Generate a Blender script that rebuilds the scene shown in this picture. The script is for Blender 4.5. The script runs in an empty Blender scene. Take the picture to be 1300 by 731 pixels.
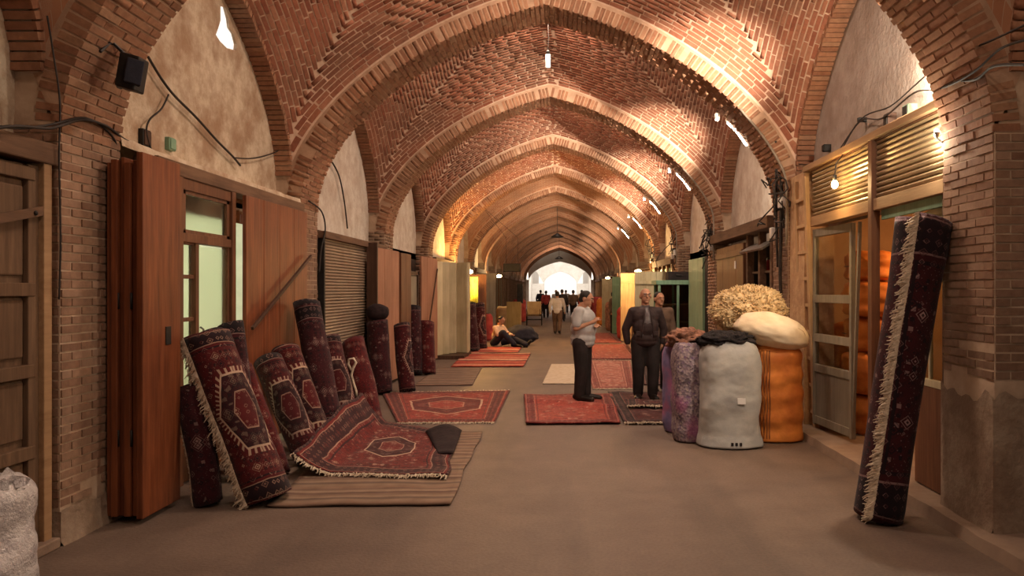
import bpy, bmesh, math, random
import numpy as np
from mathutils import Vector, Matrix, noise, Quaternion

# ------------------------------------------------------------------ camera, world, light, exposure
S = bpy.context.scene
C = S.collection
F, VX, VY, EYE = 1000.0, 714.0, 368.0, 1.7          # focal length (px), vanishing point (px), eye height (m)
cd = bpy.data.cameras.new('camera'); cam = bpy.data.objects.new('camera', cd); C.objects.link(cam)
cam.location = (0, 0, EYE); cam.rotation_euler = (math.pi/2, 0, 0)
cd.sensor_width = 36; cd.lens = 36*F/1300; cd.clip_start = .05; cd.clip_end = 400
cd.shift_x = -(VX-650)/1300; cd.shift_y = (VY-365.5)/1300
S.camera = cam
S.view_settings.view_transform = 'Standard'; S.view_settings.look = 'None'
S.view_settings.gamma = 1; S.view_settings.use_curve_mapping = False
S.view_settings.exposure = 0.52
W_ = bpy.data.worlds.new('daylight'); S.world = W_; W_.use_nodes = True
bg = W_.node_tree.nodes['Background']; bg.inputs[0].default_value = (1, .88, .77, 1); bg.inputs[1].default_value = .9

def lamp(name, kind, loc, energy, color, size=.1, rot=None, spot=None, blend=.5):
    l = bpy.data.lights.new(name, kind); l.energy = energy; l.color = color
    if kind == 'AREA': l.shape = 'DISK'; l.size = size
    else: l.shadow_soft_size = size
    if spot: l.spot_size = math.radians(spot); l.spot_blend = blend
    o = bpy.data.objects.new(name, l); C.objects.link(o); o.location = loc
    if rot is not None: o.rotation_mode = 'QUATERNION'; o.rotation_quaternion = Vector(rot).to_track_quat('-Z', 'Y')
    return o

# layout of the bazaar street
XC = -.235                       # axis of the vault
HR, HV, HW = 3.115, 3.28, 3.42   # half widths: rib and pier face, vault edge, lunette wall plane
ZS = 2.75                        # springing
RR, RA, RB = 2.60, 2.80, 2.35    # rise of rib, of vault at the rib, of lunette
Y1, BAY, RW = 5.6, 4.8, .35      # first rib in view, spacing, half width of rib
HL = BAY/2-RW
ribY = [Y1+BAY*(k-1) for k in range(-1, 16)]
XL, XR = XC-HR, XC+HR            # pier faces  -3.35 / 2.88

# warm fill lamps added just under the roof openings at the bay crowns
for k in range(0, 15):
    yc = ribY[k]+BAY/2
    lamp('crown_fill', 'AREA', (XC, yc, 6.2), [35, 60, 100, 90, 76, 46, 22, 14, 12, 12, 12, 14, 20, 50, 160][k], (1, .73, .56), .7, (0, 0, -1))

lamp('yard_daylight', 'AREA', (XC, 83, 8), 900, (1, .95, .88), 6, (0, 0, -1))
R = math.radians
random.seed(7); rng = np.random.default_rng(7)

# ------------------------------------------------------------------ materials
class NT:
    def __init__(s, name):
        s.m = bpy.data.materials.new(name); s.m.use_nodes = True
        s.t = s.m.node_tree; s.b = s.t.nodes['Principled BSDF']
    def n(s, t, **k):
        q = s.t.nodes.new(t)
        for a, v in k.items(): setattr(q, a, v)
        return q
    def l(s, a, b): s.t.links.new(a, b)
    def put(s, sock, v):
        if hasattr(v, 'links') or isinstance(v, bpy.types.NodeSocket): s.l(v, sock)
        elif isinstance(v, tuple) and len(v) == 3 and sock.type == 'RGBA': sock.default_value = (*v, 1)
        else: sock.default_value = v
    def ma(s, op, a, b=0.0, c=0.0):
        q = s.n('ShaderNodeMath', operation=op); s.put(q.inputs[0], a)
        if op not in ('ABSOLUTE', 'SINE', 'FRACT', 'SQRT'): s.put(q.inputs[1], b)
        if op in ('MULTIPLY_ADD',): s.put(q.inputs[2], c)
        return q.outputs[0]
    def mix(s, f, a, b, mode='MIX'):
        q = s.n('ShaderNodeMix', data_type='RGBA', blend_type=mode)
        s.put(q.inputs[0], f); s.put(q.inputs[6], a); s.put(q.inputs[7], b); return q.outputs[2]
    def ramp(s, f, pts, const=False):
        q = s.n('ShaderNodeValToRGB'); e = q.color_ramp.elements
        q.color_ramp.interpolation = 'CONSTANT' if const else 'LINEAR'
        while len(e) < len(pts): e.new(.5)
        for i, (p, c) in enumerate(pts):
            e[i].position = p; c = (c, c, c) if isinstance(c, (int, float)) else c; e[i].color = (*c, 1)
        s.put(q.inputs[0], f); return q.outputs[0]
    def noise(s, vec, scale, detail=4, rough=.55):
        q = s.n('ShaderNodeTexNoise'); q.inputs['Scale'].default_value = scale
        q.inputs['Detail'].default_value = detail; q.inputs['Roughness'].default_value = rough
        if vec is not None: s.l(vec, q.inputs['Vector'])
        return q.outputs[0]
    def pos(s, sc=(1, 1, 1)):
        g = s.n('ShaderNodeNewGeometry'); q = s.n('ShaderNodeMapping'); q.inputs['Scale'].default_value = sc
        s.l(g.outputs['Position'], q.inputs['Vector']); return q.outputs[0]
    def bump(s, h, strength=.4, dist=.01):
        q = s.n('ShaderNodeBump'); q.inputs['Strength'].default_value = strength; q.inputs['Distance'].default_value = dist
        s.l(h, q.inputs['Height']); s.l(q.outputs[0], s.b.inputs['Normal'])
    def fin(s, col, rough=.8):
        s.put(s.b.inputs['Base Color'], col); s.put(s.b.inputs['Roughness'], rough)
        s.b.inputs['Specular IOR Level'].default_value = .25
        return s.m

M = {}
def plain(name, c1, c2=None, scale=6, rough=.8, bump=.25, bd=.006, metal=0, sc=(1, 1, 1), contrast=.5, spec=None):
    t = NT(name); p = t.pos(sc); n = t.noise(p, scale)
    c2 = c2 or tuple(v*.6 for v in c1)
    m = t.fin(t.ramp(n, [(.5-.25*contrast*2*.6, c2), (.5+.25*contrast*2*.6, c1)]), rough)
    t.bump(t.noise(p, scale*4), bump, bd); t.b.inputs['Metallic'].default_value = metal
    if spec is not None: t.b.inputs['Specular IOR Level'].default_value = spec
    M[name] = m; return m

def brickmat(name, cols, stain=(.10, .06, .04), amount=.55):
    t = NT(name); g = t.n('ShaderNodeNewGeometry'); oi = t.n('ShaderNodeObjectInfo')
    r = t.ma('FRACT', t.ma('ADD', g.outputs['Random Per Island'], oi.outputs['Random']))
    base = t.ramp(r, [(i/(len(cols)-1), c) for i, c in enumerate(cols)])
    p = t.pos(); big = t.noise(p, .9, 5); sm = t.noise(p, 22, 3)
    c = t.mix(t.ma('MULTIPLY', t.ramp(big, [(.42, 0.0), (.68, 1.0)]), amount), base, stain)
    c = t.mix(.35, c, t.ramp(sm, [(.3, (.25, .2, .17)), (.7, (1, 1, 1))]), 'MULTIPLY')
    m = t.fin(c, .9); t.bump(sm, .5, .006); M[name] = m; return m

brickmat('vault_brick', [(.32, .118, .068), (.39, .155, .092), (.27, .092, .053), (.42, .195, .12), (.34, .13, .074)])
brickmat('pier_brick', [(.29, .17, .11), (.35, .21, .135), (.25, .135, .085), (.39, .25, .17), (.30, .165, .105)], (.14, .095, .065), .6)
brickmat('rib_brick', [(.33, .155, .085), (.39, .20, .115), (.28, .12, .065), (.41, .23, .135)], (.15, .09, .06), .6)
plain('mortar', (.64, .46, .34), (.48, .33, .235), 5, .95, .5, .01)
plain('mortar_rib', (.46, .30, .20), (.32, .20, .13), 5, .95, .5, .01)
plain('mortar_dark', (.52, .39, .28), (.36, .25, .17), 4, .95, .5, .01)

def farbrick():
    t = NT('far_brick'); tc = t.n('ShaderNodeUVMap'); b = t.n('ShaderNodeTexBrick')
    t.l(tc.outputs[0], b.inputs['Vector']); b.inputs['Scale'].default_value = 1
    b.inputs['Brick Width'].default_value = .21; b.inputs['Row Height'].default_value = .075; b.inputs['Mortar Size'].default_value = .008
    b.inputs['Color1'].default_value = (.30, .125, .065, 1); b.inputs['Color2'].default_value = (.38, .185, .10, 1); b.inputs['Mortar'].default_value = (.40, .27, .18, 1)
    c = t.mix(t.ma('MULTIPLY', t.ramp(t.noise(t.pos(), .9, 5), [(.42, 0.0), (.68, 1.0)]), .5), b.outputs[0], (.14, .085, .055))
    M['far_brick'] = t.fin(c, .9)
farbrick()

def plastermat(name, c1, c2, c3, brown=.5, sc=1.1):
    t = NT(name); p = t.pos(); a = t.noise(p, sc, 8, .65); b = t.noise(p, sc*3.1, 8, .7)
    c = t.ramp(b, [(.38, c2), (.60, c1)])
    f = t.ma('MULTIPLY', t.ramp(a, [(.45, 0.0), (.62, 1.0)]), brown)
    c = t.mix(f, c, c3)
    m = t.fin(c, .95); t.bump(t.ma('ADD', t.ma('MULTIPLY', a, 2.0), t.noise(p, 18)), .6, .02); M[name] = m
plastermat('old_plaster', (.58, .49, .37), (.42, .32, .22), (.28, .165, .095), .75, 1.9)
plastermat('pale_plaster', (.66, .61, .53), (.54, .47, .39), (.44, .34, .26), .7, 1.9)
plastermat('grey_plaster', (.40, .34, .29), (.32, .26, .22), (.26, .20, .16), .8, 1.3)
plastermat('base_plaster', (.34, .26, .19), (.26, .185, .13), (.19, .125, .085), .9, 2.2)
plastermat('orange_lit_plaster', (.60, .40, .22), (.48, .29, .15), (.33, .19, .11), .6, 2)  # orange lamplight is put into this plaster colour
plastermat('gate_plaster', (.80, .77, .72), (.70, .66, .6), (.6, .55, .5), .5, .5)

def floormat():
    t = NT('street_floor'); p = t.pos(); big = t.noise(p, .35, 6, .6); mid = t.noise(p, 1.6, 7, .65); fine = t.noise(p, 45, 3)
    long = t.noise(t.pos((1.6, .25, 1)), 1.1, 5)
    c = t.ramp(mid, [(.3, (.12, .084, .064)), (.7, (.185, .132, .10))])
    c = t.mix(t.ramp(big, [(.4, 0.0), (.65, .55)]), c, (.205, .15, .115))
    c = t.mix(t.ramp(long, [(.48, 0.0), (.70, .7)]), c, (.10, .073, .058))
    c = t.mix(.3, c, t.ramp(fine, [(.35, (.45, .42, .4)), (.6, (1, 1, 1))]), 'MULTIPLY')
    m = t.fin(c, .6); t.bump(t.ma('ADD', t.ma('MULTIPLY', mid, 3.0), fine), .35, .01); M['street_floor'] = m
floormat()

def woodmat(name, c1, c2, rough=.55, bump=.3, axis='Z'):
    t = NT(name); sc = {'Z': (9, 9, .7), 'Y': (9, .7, 9), 'X': (.7, 9, 9)}[axis]
    p = t.pos(sc); oi = t.n('ShaderNodeObjectInfo')
    a = t.noise(p, 2.2, 6, .65); b = t.noise(t.pos((1, 1, 1)), 1.5, 4)
    c = t.ramp(a, [(.3, c2), (.68, c1)])
    c = t.mix(.5, c, t.ramp(b, [(.3, (.45, .42, .4)), (.65, (1, 1, 1))]), 'MULTIPLY')
    c = t.mix(.35, c, t.ramp(oi.outputs['Random'], [(0, (.6, .55, .5)), (1, (1, 1, 1))]), 'MULTIPLY')
    m = t.fin(c, rough); t.bump(a, bump, .008); M[name] = m
woodmat('red_wood', (.29, .092, .036), (.12, .033, .014), .42)
woodmat('brown_wood', (.22, .095, .045), (.11, .043, .022))
woodmat('old_wood', (.20, .12, .068), (.105, .06, .034), .8, .6)
woodmat('dark_wood', (.10, .05, .03), (.05, .025, .015))
woodmat('beam_wood', (.21, .12, .07), (.11, .06, .036), .8, .6, 'Y')
woodmat('pale_wood', (.62, .42, .23), (.45, .27, .13), .6)
woodmat('pale_beam', (.46, .29, .155), (.31, .18, .09), .6, .3, 'Y')
woodmat('pink_wood', (.46, .23, .145), (.33, .145, .085), .6)
woodmat('green_paint', (.25, .42, .29), (.16, .30, .2), .5)
woodmat('cream_paint', (.66, .60, .40), (.52, .46, .29), .5, .1)
woodmat('grey_paint', (.30, .27, .21), (.19, .165, .125), .5, .2)
woodmat('yellow_paint', (.44, .32, .14), (.32, .22, .08), .5, .1)
plain('shutter_metal', (.36, .28, .20), (.28, .21, .15), 2, .45, .1, metal=.3)
plain('slat_metal', (.40, .29, .17), (.28, .195, .11), 3, .38, .1, metal=.45)
plain('dark_metal', (.03, .027, .025), None, 8, .5, .1, metal=.4)
plain('steel', (.35, .33, .30), None, 8, .4, .1, metal=.8)
plain('cable', (.025, .02, .018), (.045, .035, .03), 5, .7, .1)
plain('pale_cable', (.32, .26, .2), None, 5, .7, .1)
plain('wool_cream', (.78, .60, .35), (.60, .41, .20), 14, .95, 1, .02)
plain('wool_dark', (.03, .024, .026), (.012, .01, .01), 16, .95, 1, .02)
plain('wool_rust', (.36, .17, .11), (.16, .08, .06), 12, .95, 1, .02)
plain('fringe_white', (.74, .64, .50), (.50, .40, .29), 30, .95, .6, .004)
plain('sack_white', (.47, .46, .42), (.36, .355, .34), 5, .6, .4, .008)
plain('sack_cream', (.85, .72, .52), (.74, .58, .38), 5, .75, .4, .008)
plain('sack_orange', (.72, .25, .05), (.52, .15, .03), 5, .65, .4, .008)
plain('sack_orange_dark', (.16, .06, .025), None, 5, .65, .4, .008)
plain('plastic_clear', (.66, .62, .60), (.42, .38, .38), 14, .22, .8, .015, spec=.6)
plain('paper', (.82, .80, .76), (.75, .72, .68), 5, .7, .05)
plain('rug_back', (.26, .085, .06), (.15, .045, .035), 20, .95, .6, .004)
plain('rug_black', (.03, .017, .018), (.015, .009, .01), 20, .95, .6, .004)
plain('mat_beige', (.58, .48, .36), (.48, .38, .27), 12, .95, .5, .004)
plain('skin', (.46, .24, .15), (.38, .185, .11), 12, .6, .1)
plain('skin_pale', (.50, .28, .18), (.42, .22, .14), 12, .6, .1)
plain('hair_black', (.018, .014, .012), (.03, .024, .02), 40, .6, .5)
plain('hair_grey', (.20, .17, .15), (.09, .075, .065), 40, .7, .5)
plain('shirt_grey', (.47, .46, .45), (.39, .38, .375), 6, .85, .4, .01)
plain('shirt_white', (.62, .58, .55), (.5, .46, .43), 6, .85, .4, .01)
plain('shirt_peach', (.70, .50, .36), (.58, .39, .27), 6, .85, .4, .01)
plain('shirt_stripe', (.20, .18, .18), (.12, .105, .11), 18, .85, .4, .01)
plain('cloth_black', (.017, .013, .013), (.028, .02, .02), 6, .8, .4, .01)
plain('jacket_dark', (.045, .028, .027), (.028, .017, .018), 6, .7, .4, .01)
plain('cloth_brown', (.16, .10, .07), (.10, .06, .04), 6, .85, .4, .01)
plain('cloth_navy', (.03, .03, .045), (.018, .018, .026), 6, .85, .4, .01)
plain('cloth_red', (.40, .06, .05), (.24, .03, .03), 6, .85, .4, .01)
plain('leather', (.02, .014, .012), None, 10, .4, .1)
plain('eye_white', (.65, .6, .55), None, 5, .3, 0)
plain('rubber', (.02, .02, .02), None, 10, .8, .2)
plain('cardboard', (.50, .34, .17), (.40, .26, .13), 6, .85, .1)
plain('shop_wall', (.66, .66, .55), (.50, .52, .42), 2, .9, .1)
plain('shop_wall_warm', (.45, .28, .16), (.34, .2, .11), 2, .9, .1)
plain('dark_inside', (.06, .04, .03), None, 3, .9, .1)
plain('stone_sill', (.30, .215, .155), (.21, .145, .105), 3, .9, .5, .01)
plain('lamp_plastic', (.75, .72, .68), (.7, .66, .6), 3, .4, 0)
plain('curtain_lit', (.55, .55, .10), (.38, .40, .05), 6, .8, .2)  # green cloth, with the yellow lamplight mixed into its colour

def emit(name, col, st):
    t = NT(name); t.b.inputs['Base Color'].default_value = (*col, 1)
    t.b.inputs['Emission Color'].default_value = (*col, 1); t.b.inputs['Emission Strength'].default_value = st; M[name] = t.m
emit('bulb_warm', (1, .72, .32), 30); emit('bulb_white', (1, .88, .68), 26); emit('tube_dim', (1, .9, .78), .8)

def glassmat(name, col, rough=.25):
    t = NT(name); t.b.inputs['Base Color'].default_value = (*col, 1); t.b.inputs['Transmission Weight'].default_value = 1
    t.b.inputs['Roughness'].default_value = rough; t.b.inputs['IOR'].default_value = 1.05
    p = t.pos(); t.bump(t.noise(p, 5), .15, .01); M[name] = t.m
glassmat('frosted_glass', (.86, .90, .78), .3); glassmat('clear_glass', (.75, .78, .7), .08)

def patchsack(name):        # coarse woven sack with purple, grey and pink flecks
    t = NT(name); p = t.pos(); v = t.n('ShaderNodeTexVoronoi'); v.inputs['Scale'].default_value = 42; t.l(p, v.inputs['Vector'])
    sp = t.n('ShaderNodeSeparateColor'); t.l(v.outputs['Color'], sp.inputs[0])
    c = t.ramp(sp.outputs[0], [(0, (.11, .085, .10)), (.35, (.22, .17, .20)), (.6, (.30, .24, .26)), (.8, (.36, .28, .27)), (.95, (.15, .10, .17))])
    f = t.ramp(t.noise(p, 2.6, 3), [(.52, 0.0), (.66, .75)])
    c = t.mix(f, c, (.30, .10, .20)); m = t.fin(c, .9); t.bump(v.outputs['Distance'], .6, .008); M[name] = m
patchsack('sack_fleck')
t_ = NT('sack_violet'); p_ = t_.pos()
M['sack_violet'] = t_.fin(t_.ramp(t_.noise(p_, 5, 4), [(.35, (.13, .12, .24)), (.5, (.22, .16, .30)), (.65, (.36, .14, .26))]), .85)

# woven rugs: UV is metres measured from the centre of the rug
def rugmat(name, W, L, field, dark, cream, ma=.5, mb=.75, motif=9.0, border=.26, hooks=True, second=None, busy=.75):
    t = NT(name); uv = t.n('ShaderNodeUVMap')
    wn = t.n('ShaderNodeTexNoise'); wn.inputs['Scale'].default_value = 4; t.l(uv.outputs[0], wn.inputs['Vector'])
    wv = t.n('ShaderNodeVectorMath', operation='MULTIPLY_ADD'); t.l(wn.outputs['Color'], wv.inputs[0]); wv.inputs[1].default_value = (.035, .035, 0); t.l(uv.outputs[0], wv.inputs[2])
    sp = t.n('ShaderNodeSeparateXYZ'); t.l(wv.outputs[0], sp.inputs[0])
    x, y = t.ma('SUBTRACT', sp.outputs[0], .0175), t.ma('SUBTRACT', sp.outputs[1], .0175); px, py = t.ma('ABSOLUTE', x), t.ma('ABSOLUTE', y)
    de = t.ma('MINIMUM', t.ma('SUBTRACT', W/2, px), t.ma('SUBTRACT', L/2, py))
    cb = t.n('ShaderNodeCombineXYZ'); t.l(px, cb.inputs[0]); t.l(py, cb.inputs[1])
    def vor(scale, metric, rnd):
        v = t.n('ShaderNodeTexVoronoi', distance=metric); v.inputs['Scale'].default_value = scale; v.inputs['Randomness'].default_value = rnd
        t.l(cb.outputs[0], v.inputs['Vector']); return v
    second = second or tuple(.5*a+.5*b for a, b in zip(field, dark))
    dim = tuple(.55*c+.45*f for c, f in zip(cream, field))
    v1 = vor(motif, 'MANHATTAN', .55); v2 = vor(motif*2.3, 'CHEBYCHEV', .9); v4 = vor(motif*4.1, 'EUCLIDEAN', 1)
    s1 = t.n('ShaderNodeSeparateColor'); t.l(v1.outputs['Color'], s1.inputs[0])
    s2 = t.n('ShaderNodeSeparateColor'); t.l(v2.outputs['Color'], s2.inputs[0])
    mot = t.ramp(s1.outputs[0], [(0, dark), (.36, dim), (.52, second), (.72, dark), (.92, cream)], True)
    core = t.ramp(v1.outputs['Distance'], [(0, 1.0), (.20, 0.0), (.30, .9), (.44, 0.0), (.60, .55), (.68, 0.0)], True)
    fill = t.ramp(s2.outputs[0], [(0, second), (.3, dark), (.5, field), (.8, second), (.93, dim)], True)
    fld = t.mix(t.ma('MULTIPLY', t.ramp(v2.outputs['Distance'], [(0, 1.0), (.34, 0.0)], True), busy), field, fill)
    fld = t.mix(core, fld, mot)
    fld = t.mix(t.ma('MULTIPLY', t.ma('LESS_THAN', v4.outputs['Distance'], .2), .5*busy), fld, dim)
    # medallion
    h = t.ma('MAXIMUM', t.ma('DIVIDE', px, ma), t.ma('ADD', t.ma('DIVIDE', px, ma*2), t.ma('DIVIDE', py, mb)))
    ang = t.ma('ARCTAN2', py, px)
    hk = t.ma('GREATER_THAN', t.ma('SINE', t.ma('MULTIPLY', ang, 46.0)), .35)
    inner = t.mix(core, t.mix(.35, dark, fill), t.mix(.6, mot, dark))
    inner2 = t.mix(core, field, dim)
    c = t.mix(t.ma('LESS_THAN', h, 1.14 if hooks else 0), fld, t.mix(t.ma('MULTIPLY', hk, .8), field, cream))
    c = t.mix(t.ma('LESS_THAN', h, 1.0), c, cream)
    c = t.mix(t.ma('LESS_THAN', h, .94), c, inner)
    c = t.mix(t.ma('LESS_THAN', h, .50), c, dim)
    c = t.mix(t.ma('LESS_THAN', h, .46), c, inner2)
    # border bands
    v3 = vor(13, 'MANHATTAN', .25); dots = t.ramp(v3.outputs['Distance'], [(0, 1.0), (.2, 0.0), (.33, 1.0), (.45, 0.0)], True)
    bc = t.ramp(t.ma('DIVIDE', de, border), [(0, dark), (.10, field), (.18, dim), (.21, dark), (.78, dim), (.82, field), (.93, dark)], True)
    bm_ = t.mix(t.ma('MULTIPLY', dots, .75), bc, t.mix(s1.outputs[1], field, dim))
    c = t.mix(t.ma('LESS_THAN', de, border), c, bm_)
    wear = t.noise(uv.outputs[0], 5, 5)
    c = t.mix(.6, c, t.ramp(wear, [(.3, (.42, .36, .35)), (.65, (1, 1, 1))]), 'MULTIPLY')
    m = t.fin(c, .95); t.bump(t.noise(uv.outputs[0], 160, 2), .5, .004)
    t.b.inputs['Sheen Weight'].default_value = .08; M[name] = m
red, dred, navy, crm = (.30, .030, .022), (.10, .010, .012), (.028, .016, .026), (.58, .42, .30)
rugmat('rug_hexagon', 1.5, 1.5, (0.082, 0.007, 0.008), (0.016, 0.005, 0.008), (0.460, 0.331, 0.239), .33, .23, 13, .2)
rugmat('rug_maroon', 2.35, 2.0, (.045, .006, .008), (.013, .005, .008), (.36, .23, .22), .001, .001, 9, .42, False, None, 1.0)
rugmat('rug_dark', 1.3, 1.6, (0.066, 0.006, 0.008), (0.014, 0.005, 0.007), (0.368, 0.248, 0.193), .28, .20, 14, .16)
rugmat('rug_dusk', 1.6, 1.6, (0.043, 0.006, 0.009), (0.009, 0.005, 0.007), (0.313, 0.212, 0.184), .001, .001, 11, .26)
rugmat('rug_ruby', 1.5, 1.8, (0.090, 0.007, 0.008), (0.023, 0.005, 0.008), (0.386, 0.248, 0.193), .001, .001, 13, .14)
rugmat('rug_medallion', 1.55, 2.5, (0.148, 0.012, 0.010), (0.035, 0.006, 0.009), (0.552, 0.405, 0.294), .30, .55, 12, .27, False, (0.086, 0.008, 0.009))
rugmat('rug_flame', 2.0, 3.1, (0.317, 0.040, 0.023), (0.106, 0.016, 0.014), (0.552, 0.350, 0.239), .62, .95, 8, .3, False, (0.220, 0.022, 0.016))
rugmat('rug_coral', 1.4, 2.7, (0.352, 0.062, 0.040), (0.150, 0.022, 0.021), (0.570, 0.368, 0.276), .001, .001, 10, .2, False, (0.273, 0.040, 0.030))
rugmat('rug_wine', 1.0, 2.6, (0.079, 0.011, 0.012), (0.022, 0.008, 0.011), (0.405, 0.276, 0.230), .2, .5, 9, .2, False)
rugmat('rug_rose', 1.1, 4.4, (0.423, 0.138, 0.101), (0.211, 0.040, 0.035), (0.644, 0.478, 0.377), .001, .001, 6, .26, False, (0.515, 0.276, 0.212))
def kilimmat(name, cols, period):
    t = NT(name); uv = t.n('ShaderNodeUVMap'); sp = t.n('ShaderNodeSeparateXYZ'); t.l(uv.outputs[0], sp.inputs[0])
    f = t.ma('FRACT', t.ma('DIVIDE', t.ma('ADD', sp.outputs[1], t.ma('MULTIPLY', t.noise(uv.outputs[0], 3), .03)), period))
    n = len(cols); c = t.ramp(f, [(i/n, q) for i, q in enumerate(cols)], True)
    c = t.mix(.5, c, t.ramp(t.noise(uv.outputs[0], 6, 5), [(.3, (.5, .46, .42)), (.65, (1, 1, 1))]), 'MULTIPLY')
    m = t.fin(c, .95); t.bump(t.noise(uv.outputs[0], 120, 2), .4, .004); M[name] = m
kilimmat('kilim_brown', [(.24, .165, .115), (.15, .10, .075), (.26, .18, .125), (.20, .13, .09), (.15, .09, .068), (.28, .20, .14), (.18, .115, .082), (.23, .145, .10)], .5)
kilimmat('kilim_grey', [(.24, .17, .12), (.13, .085, .065), (.29, .2, .14), (.17, .10, .075)], .5)
kilimmat('kilim_red', [(.42, .07, .045), (.55, .20, .13), (.30, .035, .03), (.50, .10, .06), (.20, .03, .03), (.6, .33, .22)], .9)

# ------------------------------------------------------------------ mesh helpers
def tag(o, label=None, cat=None, group=None, kind=None):
    if label: o['label'] = label
    if cat: o['category'] = cat
    if group: o['group'] = group
    if kind: o['kind'] = kind
    return o
def child(o, parent):
    if parent is not None:
        o.parent = parent; o.matrix_parent_inverse = Matrix.Translation(-BASE.get(parent.name, Vector((0, 0, 0))))
BASE = {}
def thing(name, loc, label, cat, group=None):
    o = bpy.data.objects.new(name, None); C.objects.link(o); o.location = loc; o.empty_display_size = .1
    BASE[o.name] = Vector(loc); tag(o, label, cat, group); return o
def root(name):      # a piece of the setting that only parents its parts
    o = bpy.data.objects.new(name, None); C.objects.link(o); o.empty_display_size = .1; o['kind'] = 'structure'; return o

class MB:
    def __init__(s): s.v = []; s.f = []; s.uv = None
    def add(s, vs, fs):
        b = len(s.v); s.v += [tuple(v) for v in vs]; s.f += [tuple(b+i for i in f) for f in fs]; return s
    def box(s, x0, x1, y0, y1, z0, z1):
        return s.add([(x0, y0, z0), (x1, y0, z0), (x1, y1, z0), (x0, y1, z0), (x0, y0, z1), (x1, y0, z1), (x1, y1, z1), (x0, y1, z1)],
                     [(3, 2, 1, 0), (4, 5, 6, 7), (0, 1, 5, 4), (1, 2, 6, 5), (2, 3, 7, 6), (3, 0, 4, 7)])
    def obox(s, c, ax, ay, az):           # oriented box from centre and half axes
        c, ax, ay, az = map(Vector, (c, ax, ay, az))
        vs = [c+i*ax+j*ay+k*az for k in (-1, 1) for (i, j) in ((-1, -1), (1, -1), (1, 1), (-1, 1))]
        return s.add(vs, [(3, 2, 1, 0), (4, 5, 6, 7), (0, 1, 5, 4), (1, 2, 6, 5), (2, 3, 7, 6), (3, 0, 4, 7)])
    def bar(s, p, q, w, h, up=(0, 0, 1)):
        p, q = Vector(p), Vector(q); d = (q-p); u = Vector(up); x = d.cross(u)
        if x.length < 1e-5: x = d.cross(Vector((1, 0, 0)))
        x.normalize(); z = x.cross(d).normalized()
        return s.obox((p+q)/2, d/2, x*w/2, z*h/2)
    def tube(s, pts, r, seg=8, cap=True):
        pts = [Vector(p) for p in pts]; n = len(pts); rs = r if isinstance(r, (list, tuple)) else [r]*n
        t = (pts[1]-pts[0]).normalized(); a = t.orthogonal().normalized(); b0 = len(s.v)
        for i, p in enumerate(pts):
            t2 = (pts[min(i+1, n-1)]-pts[max(i-1, 0)])
            t2 = t2.normalized() if t2.length > 1e-9 else t
            a = (a-t2*a.dot(t2)).normalized(); b = t2.cross(a)
            for k in range(seg):
                w = 2*math.pi*k/seg; s.v.append(tuple(p+(a*math.cos(w)+b*math.sin(w))*rs[i]))
        for i in range(n-1):
            for k in range(seg):
                k2 = (k+1) % seg
                s.f.append((b0+i*seg+k, b0+i*seg+k2, b0+(i+1)*seg+k2, b0+(i+1)*seg+k))
        if cap: s.f.append(tuple(b0+k for k in reversed(range(seg)))); s.f.append(tuple(b0+(n-1)*seg+k for k in range(seg)))
        return s
    def lathe(s, prof, c=(0, 0, 0), seg=24, sx=1, sy=1):
        b0 = len(s.v); n = len(prof)
        for r, z in prof:
            for k in range(seg):
                w = 2*math.pi*k/seg; s.v.append((c[0]+r*sx*math.cos(w), c[1]+r*sy*math.sin(w), c[2]+z))
        for i in range(n-1):
            for k in range(seg):
                k2 = (k+1) % seg; s.f.append((b0+i*seg+k, b0+i*seg+k2, b0+(i+1)*seg+k2, b0+(i+1)*seg+k))
        s.f.append(tuple(b0+k for k in reversed(range(seg)))); s.f.append(tuple(b0+(n-1)*seg+k for k in range(seg)))
        return s
    def ell(s, c, r, seg=14, rings=9, rot=None):
        vs = []; c = Vector(c); fs = []
        for i in range(rings+1):
            th = math.pi*i/rings
            for k in range(seg):
                w = 2*math.pi*k/seg; p = Vector((r[0]*math.sin(th)*math.cos(w), r[1]*math.sin(th)*math.sin(w), r[2]*math.cos(th)))
                vs.append(c+(rot @ p if rot else p))
        for i in range(rings):
            for k in range(seg):
                k2 = (k+1) % seg; fs.append((i*seg+k, (i+1)*seg+k, (i+1)*seg+k2, i*seg+k2))
        return s.add(vs, fs)
    def cap(s, p, q, r0, r1, seg=12):     # tapered capsule
        p, q = Vector(p), Vector(q); d = (q-p).normalized() if (q-p).length > 1e-6 else Vector((0, 0, 1))
        pts, rs = [], []
        for w in (-88, -60, -30, 0): pts.append(p+d*r0*math.sin(R(w))); rs.append(max(r0*math.cos(R(w)), .0015))
        for w in (0, 30, 60, 88): pts.append(q+d*r1*math.sin(R(w))); rs.append(max(r1*math.cos(R(w)), .0015))
        return s.tube(pts, rs, seg)
    def mesh(s, name):
        m = bpy.data.meshes.new(name); m.from_pydata(s.v, [], s.f); m.update(); return m
    def build(s, name, mat, parent=None, smooth=False, bevel=0, kind=None):
        m = s.mesh(name)
        if s.uv:
            l = m.uv_layers.new(name='UVMap'); vi = np.empty(len(m.loops), dtype=np.int32); m.loops.foreach_get('vertex_index', vi)
            l.data.foreach_set('uv', np.array(s.uv, dtype=np.float32)[vi].ravel())
        m.materials.append(M[mat] if isinstance(mat, str) else mat)
        if smooth: m.polygons.foreach_set('use_smooth', [True]*len(m.polygons))
        o = bpy.data.objects.new(name, m); C.objects.link(o); child(o, parent)
        if bevel: b = o.modifiers.new('bevel', 'BEVEL'); b.width = bevel; b.segments = 2
        if kind: o['kind'] = kind
        return o
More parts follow.
